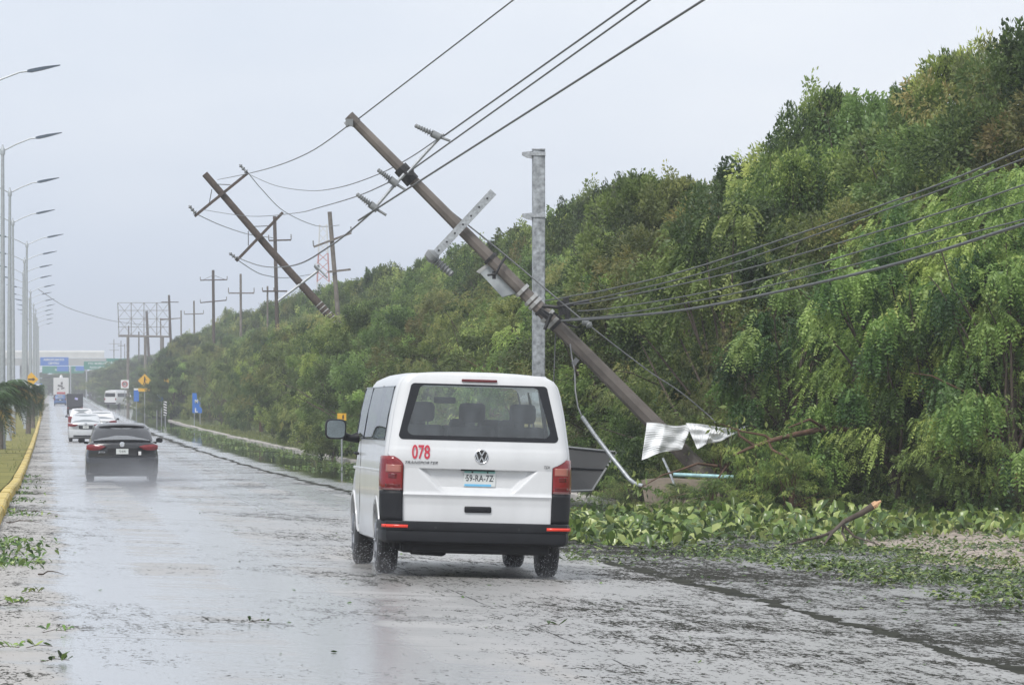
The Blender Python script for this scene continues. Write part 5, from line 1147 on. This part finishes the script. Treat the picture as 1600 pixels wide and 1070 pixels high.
def wheel(par, c, r, w, sg, n=32):
    h = w / 2; b = MB()
    b.lathe((c[0] - sg * h, c[1], c[2]), (sg, 0, 0), [(0, r * .62), (0.004, r * .66), (.008, r * .9), (.03, r * .985), (w * .25, r), (w * .27, r * .985), (w * .31, r * .985), (w * .33, r), (w * .66, r), (w * .68, r * .985), (w * .72, r * .985), (w * .74, r), (w - .03, r * .985), (w - .008, r * .9), (w - .004, r * .66), (w, r * .62)], n)
    o = b.build('wheel', M_tyre, par, smooth=35)
    b = MB(); b.lathe((c[0] + sg * (h - .03), c[1], c[2]), (sg, 0, 0), [(0, r * .63), (.034, r * .64), (.036, r * .58), (.01, r * .54), (.0, r * .25), (.02, r * .2), (.03, r * .05)], n)
    for k in range(5): a = k * 1.2566; b.tube([(c[0] + sg * (h - .01), c[1] + math.cos(a) * r * .1, c[2] + math.sin(a) * r * .1), (c[0] + sg * (h - .005), c[1] + math.cos(a) * r * .56, c[2] + math.sin(a) * r * .56)], r * .06, 4)
    b.build('rim', M_rim, o, smooth=40)
    return o
build_van()

# ---- saloon cars
def sedan(label, x, Y, paint, roofh=1.44, W_=1.78, yaw=HEAD, glassm=None, spoiler=True, plate_m=None, roofm=None, badge=True, hatch=False, LEN=4.6, low=.20, lamps='sedan', detail=True, name='car', pxr=True):
    X = (x - 800) / F * Y; z = gX(X, Y)
    c = thing(name, label, 'car', (X, Y, z), (0, 0, yaw), world=False); hw = W_ / 2
    gl = glassm or G_car; roofm = roofm or paint
    tz = .98 if not hatch else 1.02
    # lower body
    st = [(0, .93, .50, .90, .34), (.02, .965, .36, .955, .28), (.08, .985, .26, tz + .015, .22), (.25, 1, .22, tz + .04, .20), (.60, 1, low, tz + .02, .2), (1.2, 1, low, .97, .2), (2.4, 1, low, .95, .2), (3.3, 1, low, .94, .2), (3.9, .98, low, .88, .2), (4.35, .93, .22, .78, .22), (4.55, .84, .28, .66, .28)]
    k = LEN / 4.6
    def sec(w, zb, zt):
        pr = [(0, zb), (.80, zb), (.93, zb + .05), (.985, zb + .16), (1.0, .52), (.995, .66), (.965, .80), (.90, zt - .05), (.82, zt - .012), (.6, zt), (.3, zt + .008), (0, zt + .012)]
        return [(a * hw * w, b_) for a, b_ in pr]
    b = MB(); rings = []
    for (y, w, zb, zt, _) in st:
        half = sec(w, zb, zt); bow = .08 if y < .3 else 0
        ring = [Vector((px_, y * k + (px_ / hw) ** 4 * (.16 if y < .2 else 0), pz)) for px_, pz in half] + [Vector((-px_, y * k + (px_ / hw) ** 4 * (.16 if y < .2 else 0), pz)) for px_, pz in half[1:-1]][::-1]
        rings.append(ring)
    b.loft(rings, cap=True); body = b.build('body', paint, c, smooth=40, fix=True)
    # greenhouse
    y0 = .50 if not hatch else .10; y1 = 1.20 if not hatch else .45
    gs = [(y0, .86, tz, 0), (y0 + (y1 - y0) * .5, .79, (tz + roofh) / 2 + .03, 0), (y1, .70, roofh - .035, 0), (y1 + .15, .68, roofh, 0), (2.2, .68, roofh + .01, 0), (2.75, .69, roofh - .03, 0), (3.2, .77, (roofh + .95) / 2, 0), (3.6, .84, .93, 0)]
    b = MB(); rings = []
    for (y, w, zt, _) in gs:
        zb = .90; q = [(.86, zb), (.845, zb + (zt - zb) * .3), (w + .03 if w < .83 else w, max(zb, zt - .06)), (w - .06, zt - .012), (w * .5, zt + .004), (0, zt + .008)]
        q = [(a * hw, z_) for a, z_ in q]; rings.append([Vector((a, y * k, z_)) for a, z_ in q] + [Vector((-a, y * k, z_)) for a, z_ in q[:-1]][::-1])
    b.loft(rings, closed=False); b.build('roof', roofm, c, smooth=50, fix=False)
    # rear glass
    zt_, zb_ = roofh - .065, tz + .015
    b = MB()
    def rg(u, v):
        z_ = zb_ + (zt_ - zb_) * v; w = (.78 - .165 * v) * hw; y = (y0 + (y1 - y0) * (z_ - tz) / (roofh - .035 - tz)); return (u * w, y * k - .022 + .04 * u * u, z_ + .012 + .012 * (1 - u * u))
    b.grid(rg, [-1 + i / 5 for i in range(11)], [0, .2, .4, .6, .8, 1]); b.build('rear_window', gl, c, smooth=60)
    for sg in (-1, 1):
        b = MB(); b.grid(lambda y, v: (sg * ((.875 - .125 * v) * hw + .012 - .01 * v), y * k, .985 + (roofh - .09 - .985) * v), [1.12, 1.6, 2.0, 2.1, 2.9], [0, .5, 1]); b.build('side_window', gl, c, smooth=60)
        b = MB(); ms = .74 if hatch else 1
        b.loft([[Vector((sg * (hw + .09 + hx * .85 * w_), y_, 1.0 + hz * .85 * w_)) for hx, hz in ((-.10, -.05), (.06, -.07), (.10, -.02), (.09, .05), (-.02, .075), (-.10, .05))] for y_, w_ in ((2.75 * k, .95), (2.79 * k, 1), (2.86 * k, .7))], cap=True); b.tube([(sg * (hw + .02), 2.8 * k, .95), (sg * (hw - .08), 2.82 * k, .94)], .035, 6); b.build('mirror', M_plas if paint not in (P_silver,) else P_silver, c, smooth=50)
        # lamps
        b = MB()
        lx, lt, lb = ((.46, .60, .75, .90, .985), (.885, .922, .937, .942, .915), (.875, .805, .79, .795, .82)) if not hatch else ((.78, .84, .90, .98), (.99, 1.04, 1.04, .99), (.74, .73, .72, .72))
        us_ = [lx[0] + (lx[-1] - lx[0]) * i / 9 for i in range(10)]
        b.grid(lambda a, v: (sg * a * hw, (.002 + .17 * a ** 5) * k - .028 * math.sin(math.pi * min(1, max(.1, v))) , float(np.interp(a, lx, lb)) + (float(np.interp(a, lx, lt)) - float(np.interp(a, lx, lb))) * v), us_, [0, .15, .4, .6, .85, 1])
        b.build('tail_lamp', M_lampq, c, smooth=60)
        wheel(c, (sg * (hw - .12), .95 * k, .315), .315, .2, sg, 20); wheel(c, (sg * (hw - .12), 3.55 * k, .315), .315, .2, sg, 20)
    if spoiler:
        b = MB(); b.loft([[Vector((x_, (.08 + .12 * (abs(x_) / .7) ** 2) + dy, tz + .035 + dz - .03 * (abs(x_) / .7) ** 3)) for dy, dz in ((-.05, .03), (-.045, .045), (.1, .015), (.1, -.03), (-.02, -.02))] for x_ in (-.70, -.5, -.25, 0, .25, .5, .70)], cap=True); b.build('boot_spoiler', paint, c, smooth=40, fix=True)
        b = MB(); b.loft([[Vector((x_, y1 * k - .10 + .05 * (x_ / .55) ** 2 + dy, roofh - .03 + dz - .035 * (x_ / .55) ** 2)) for dy, dz in ((-.06, -.03), (-.05, .0), (.12, .03), (.12, -.02))] for x_ in (-.56, -.3, 0, .3, .56)], cap=True); b.build('roof_spoiler', M_blkp, c, smooth=40, fix=True)
    # bumper ledge, recess, plate
    b = MB(); b.loft([[Vector((x_, -.035 + .17 * (abs(x_) / hw) ** 4 + dy, z_)) for dy, z_ in ((.02, .63), (-.02, .60), (-.03, .50), (-.025, .36), (.0, .24), (.1, .20))] for x_ in [hw * .985 * q / 8 for q in range(-8, 9)]], closed=False); bu = b.build('bumper', paint, c, smooth=35, solid=.015)
    b = MB(); b.box((0, -.04, .30), (W_ * .72, .05, .09), bev=.015); b.build('lower_valance', M_plas, c)
    b = MB(); b.box((0, -.018, .76), (.72, .03, .17), bev=.01); b.build('plate_recess', M_seam if paint is P_black else M_plas, c)
    b = MB(); b.box((0, -.04, .765), (.30, .01, .13)); po = b.build('number_plate', plate_m or M_plate, c)
    if detail: text('TZ-48-90', .05, M_ink, po, Matrix.Translation((0, -.047, .765)), sx=.6)
    if badge: b = MB(); b.lathe((0, .0, .935), (0, -1, 0), [(0, .066), (.03, .066), (.035, .05)], 18); b.build('badge', M_chrome if detail else M_whp, c)
    b = MB(); b.box((0, 2.3 * k, .22), (W_ * .8, 4.1 * k, .14)); b.build('underbody', M_under, c)
    return c
M_lampq = mat('dull_red_lens', (.20, .02, .025), .2, var=.2, scale=12, coat=.3)
P_black = mat('black_paint', (.022, .024, .028), .22, var=.1, coat=.6); M_blkp = mat('gloss_black', (.008, .008, .01), .15, var=0)
P_silver = mat('silver_paint', (.62, .64, .66), .35, .2, var=.05, coat=.4); P_wht = mat('white_car_paint', (.72, .72, .73), .3, var=.04, coat=.4)
P_redp = mat('dark_red_paint', (.30, .03, .04), .3, var=.08, coat=.4); P_bluep = mat('blue_car_paint', (.05, .13, .33), .35, var=.08, coat=.3)
G_car = glass('car_glass', (.5, .56, .58), .04, .75, .38)
Yj = 110.3
j = sedan('black saloon car with boot spoiler and round badge raising spray on the wet road', 191, Yj, P_black)
text('JETTA', .04, M_chrome, j, Matrix.Translation((-.5, -.035, .745)), 'lettering', sx=1.1)
b = MB(); b.box((.43, -.035, .72), (.07, .01, .09), bev=.004); b.build('sticker', M_whp, j)
sedan('silver saloon car with red tail lamps ahead of the black car', 134, 232, P_silver, spoiler=False)
sedan('white saloon car partly behind the silver car, further right', 159, 262, P_wht, roofh=1.46, spoiler=False, badge=False)
sedan('dark red car with a white roof ahead of the silver car', 127.5, 292, P_redp, roofh=1.52, spoiler=False, hatch=True, roofm=P_wht, badge=False, LEN=4.0)
sedan('small blue car far ahead beside the dark truck', 94, 640, P_bluep, roofh=1.5, spoiler=False, hatch=True, badge=False, detail=False, LEN=4.0)
# dark box truck
def boxtruck(label, x, Y, yaw, boxm, cabm, w, h, ln, zb, name='truck'):
    X = (x - 800) / F * Y; z = gX(X, Y); c = thing(name, label, 'truck', (X, Y, z), (0, 0, yaw), world=False)
    b = MB(); b.box((0, ln / 2, zb + (h - zb) / 2), (w, ln, h - zb), bev=.05); b.build('cargo_box', boxm, c)
    b = MB(); b.box((0, ln / 2 + .5, zb - .14), (w * .8, ln + 1, .24)); b.build('chassis', M_under, c)
    b = MB(); b.loft([[Vector((sx * w * .47, ln + .15 + dy, z_)) for dy, z_ in ((0, .5), (1.9, .5), (2.0, 1.1), (1.5, 1.3), (1.1, 1.95), (0, 2.0))] for sx in (-1, 1)], cap=True); b.build('cab', cabm, c, fix=True)
    for sg in (-1, 1):
        wheel(c, (sg * (w / 2 - .16), ln * .25, .38), .38, .24, sg, 16); wheel(c, (sg * (w / 2 - .16), ln + 1.2, .38), .38, .24, sg, 16)
        b = MB(); b.box((sg * w * .42, -.02, zb - .12), (.2, .06, .12)); b.build('tail_lamp', M_lampr, c)
    b = MB(); b.box((0, -.04, .5), (w * .9, .08, .14), bev=.02); b.build('bumper', M_plas, c)
    return c
t = boxtruck('black pickup truck with a tall dark cargo box in the left lane', 117, 480, HEAD, mat('dark_box', (.03, .032, .04), .6, var=.2), P_black, 1.75, 2.15, 2.2, .75, 'pickup_truck')
b = MB(); b.box((.15, -.01, 1.62), (.34, .02, .22), Matrix.Rotation(.3, 3, 'Y')); b.build('emblem_patch', mat('pale_violet', (.5, .48, .8), .5, var=.1), t)
t = boxtruck('white truck back with dark and red markings beyond the small blue car', 95.5, 790, HEAD, mat('truck_white', (.7, .7, .7), .5, var=.08), P_wht, 2.7, 3.9, 4.0, .9)
b = MB(); b.box((0, -.03, 1.2), (1.5, .02, .35)); b.build('red_marking', M_red, t)
b = MB(); b.box((.1, -.03, 2.9), (.35, .02, .5)); b.box((-.15, -.03, 2.45), (.9, .02, .3), Matrix.Rotation(.25, 3, 'Y')); b.box((.3, -.03, 2.05), (.6, .02, .22), Matrix.Rotation(-.3, 3, 'Y')); b.box((-.5, -.03, 1.9), (.25, .02, .3)); b.build('dark_marking', mat('grey_marking', (.12, .11, .11), .6, var=.3), t)
b = MB(); b.lathe((0, .6, 3.85), (0, 0, 1), [(0, .3), (.3, .28), (.55, .12)], 12); b.build('roof_lamp', M_whp, t)
# white minibus turning at the side street
X = (177 - 800) / F * 600; z = gX(X, 600)
t = thing('minibus', 'white minibus turning right into the far side street', 'minibus', (X - .4, 600, z), (0, 0, HEAD - .5), world=False)
b = MB(); sec = [(-.85, .35), (-.95, .6), (-.95, 1.1), (-.88, 1.9), (-.75, 2.2), (0, 2.28), (.75, 2.2), (.88, 1.9), (.95, 1.1), (.95, .6), (.85, .35)]
b.loft([[Vector((x_ * w_, y_, .35 + (z_ - .35) * h_)) for x_, z_ in sec] for y_, w_, h_ in ((-.02, .9, .96), (.1, .98, .99), (.4, 1, 1), (3.6, 1, 1), (4.2, .98, .85), (4.7, .92, .5), (5.0, .85, .38))], cap=True); b.build('body', P_wht, t, smooth=40, fix=True)
b = MB(); b.box((0, -.03, 1.62), (1.5, .03, .5), bev=.01); b.build('rear_window', G_frit, t)
for sg in (-1, 1):
    b = MB(); b.box((sg * .925, 2.1, 1.6), (.03, 3.4, .48), Matrix.Rotation(-sg * .09, 3, 'Y')); b.build('side_window', G_frit, t)
    b = MB(); b.box((sg * .82, -.03, 1.05), (.14, .04, .3)); b.build('tail_lamp', M_lampr, t)
    for y_ in (.95, 3.9): wheel(t, (sg * .82, y_, .34), .34, .2, sg, 16)
b = MB(); b.box((0, -.05, .5), (1.7, .1, .2), bev=.03); b.build('bumper', M_plas, t)
# ---- spray
M_drop = mat('water_drop', (.75, .78, .82), .05, var=0, spec=1)
def droplets(name, label, centres, n, par=None):
    P_ = []; rs = np.random.RandomState(3)
    ico = np.array([(1, 0, 0), (-1, 0, 0), (0, 1, 0), (0, -1, 0), (0, 0, 1), (0, 0, -1)], float); fc = np.array([(0, 2, 4), (2, 1, 4), (1, 3, 4), (3, 0, 4), (2, 0, 5), (1, 2, 5), (3, 1, 5), (0, 3, 5)])
    Vs = []; k = 0; Fs = []
    for (x, y, z, w, h) in centres:
        m_ = n; px_ = x + rs.uniform(-w, w, m_); pz = z + h * rs.beta(1, 2.6, m_); py_ = y - rs.uniform(-.1, .5, m_) ; s_ = .0014 + .0026 * rs.rand(m_) ** 3
        for i in range(m_): Vs.append(ico * s_[i] * np.array([1, 1, 1.4]) + (px_[i], py_[i], pz[i])); Fs.append(fc + k); k += 6
    me = npmesh(name, np.vstack(Vs), np.vstack(Fs), np.zeros(len(Fs) * 8), M_drop); return tag(mobj(name, me), label, kind='stuff')
vo = Vector((-.37, 45.0, 0)); rz = Matrix.Rotation(.112, 3, 'Z'); cen = []
for sx, sy, h in ((-.82, .55, .45), (.82, .55, .45), (-.82, 3.5, .35), (.82, 3.5, .35)):
    p = vo + rz @ Vector((sx, sy, 0)); cen.append((p.x, p.y, gX(p.x, p.y), .17, h))
droplets('wheel_spray', 'water drops thrown up by the van tyres', cen, 520)
# ------------------------------------------------------------------ mist and haze
def volume_box(name, lo, hi, dens, col=(.93, .95, 1), label=None, noise=False, loc=None, rot=0):
    b = MB(); lo, hi = Vector(lo), Vector(hi); b.box((lo + hi) / 2, hi - lo)
    m = bpy.data.materials.new(name); m.use_nodes = True; n, l = nodes(m); n.clear(); o = n.new('ShaderNodeOutputMaterial'); v = n.new('ShaderNodeVolumePrincipled')
    v.inputs['Color'].default_value = (*col, 1); v.inputs['Density'].default_value = dens; l.new(v.outputs[0], o.inputs['Volume'])
    if noise:
        v.inputs['Anisotropy'].default_value = .2
        g = n.new('ShaderNodeTexCoord'); sp = n.new('ShaderNodeSeparateXYZ'); l.new(g.outputs['Generated'], sp.inputs[0])
        MN = lambda op, a, b_=None, c=None: math_node(n, l, op, a, b_, c)
        z = n.new('ShaderNodeTexNoise'); z.inputs['Scale'].default_value = .8; z.inputs['Detail'].default_value = 2; l.new(g.outputs['Object'], z.inputs['Vector'])
        fall = MN('POWER', MN('SUBTRACT', 1.0, sp.outputs[2]), 2.2)
        ex = MN('SUBTRACT', 1.0, MN('POWER', MN('ABSOLUTE', MN('MULTIPLY_ADD', sp.outputs[0], 2.0, -1.0)), 3.0))
        ey = MN('SUBTRACT', 1.0, MN('POWER', MN('ABSOLUTE', MN('MULTIPLY_ADD', sp.outputs[1], 2.0, -1.0)), 3.0))
        d = MN('MULTIPLY', MN('MULTIPLY', fall, MN('MULTIPLY', ex, ey)), MN('MULTIPLY', MN('MAXIMUM', MN('MULTIPLY_ADD', z.outputs['Fac'], 2.4, -.6), 0.0), dens)); l.new(d, v.inputs['Density'])
    o_ = b.build(name, m)
    if loc: o_.location = loc; o_.rotation_euler = (0, 0, rot)
    return tag(o_, label, kind='stuff')
EH = 130.0
volume_box('haze', (-560, -95, -8), (420, 1700, 24), .00056, label='rain haze over the road')
X = (191 - 800) / F * 108
volume_box('spray_mist', (-1.7, -9, -.05), (1.7, 3.5, .95), .30, label='spray mist behind the black car', noise=True, loc=(X, Yj, gX(X, Yj)), rot=HEAD)

for k, (sx, w_) in enumerate(((-.82, .5), (.82, .5))):
    p = vo + rz @ Vector((sx, .35, 0)); volume_box('wheel_mist', (-w_, -.9, -.02), (w_, .9, .34), .22, label='low mist thrown back by the van rear tyre', noise=True, loc=(p.x, p.y, gX(p.x, p.y)), rot=.112)
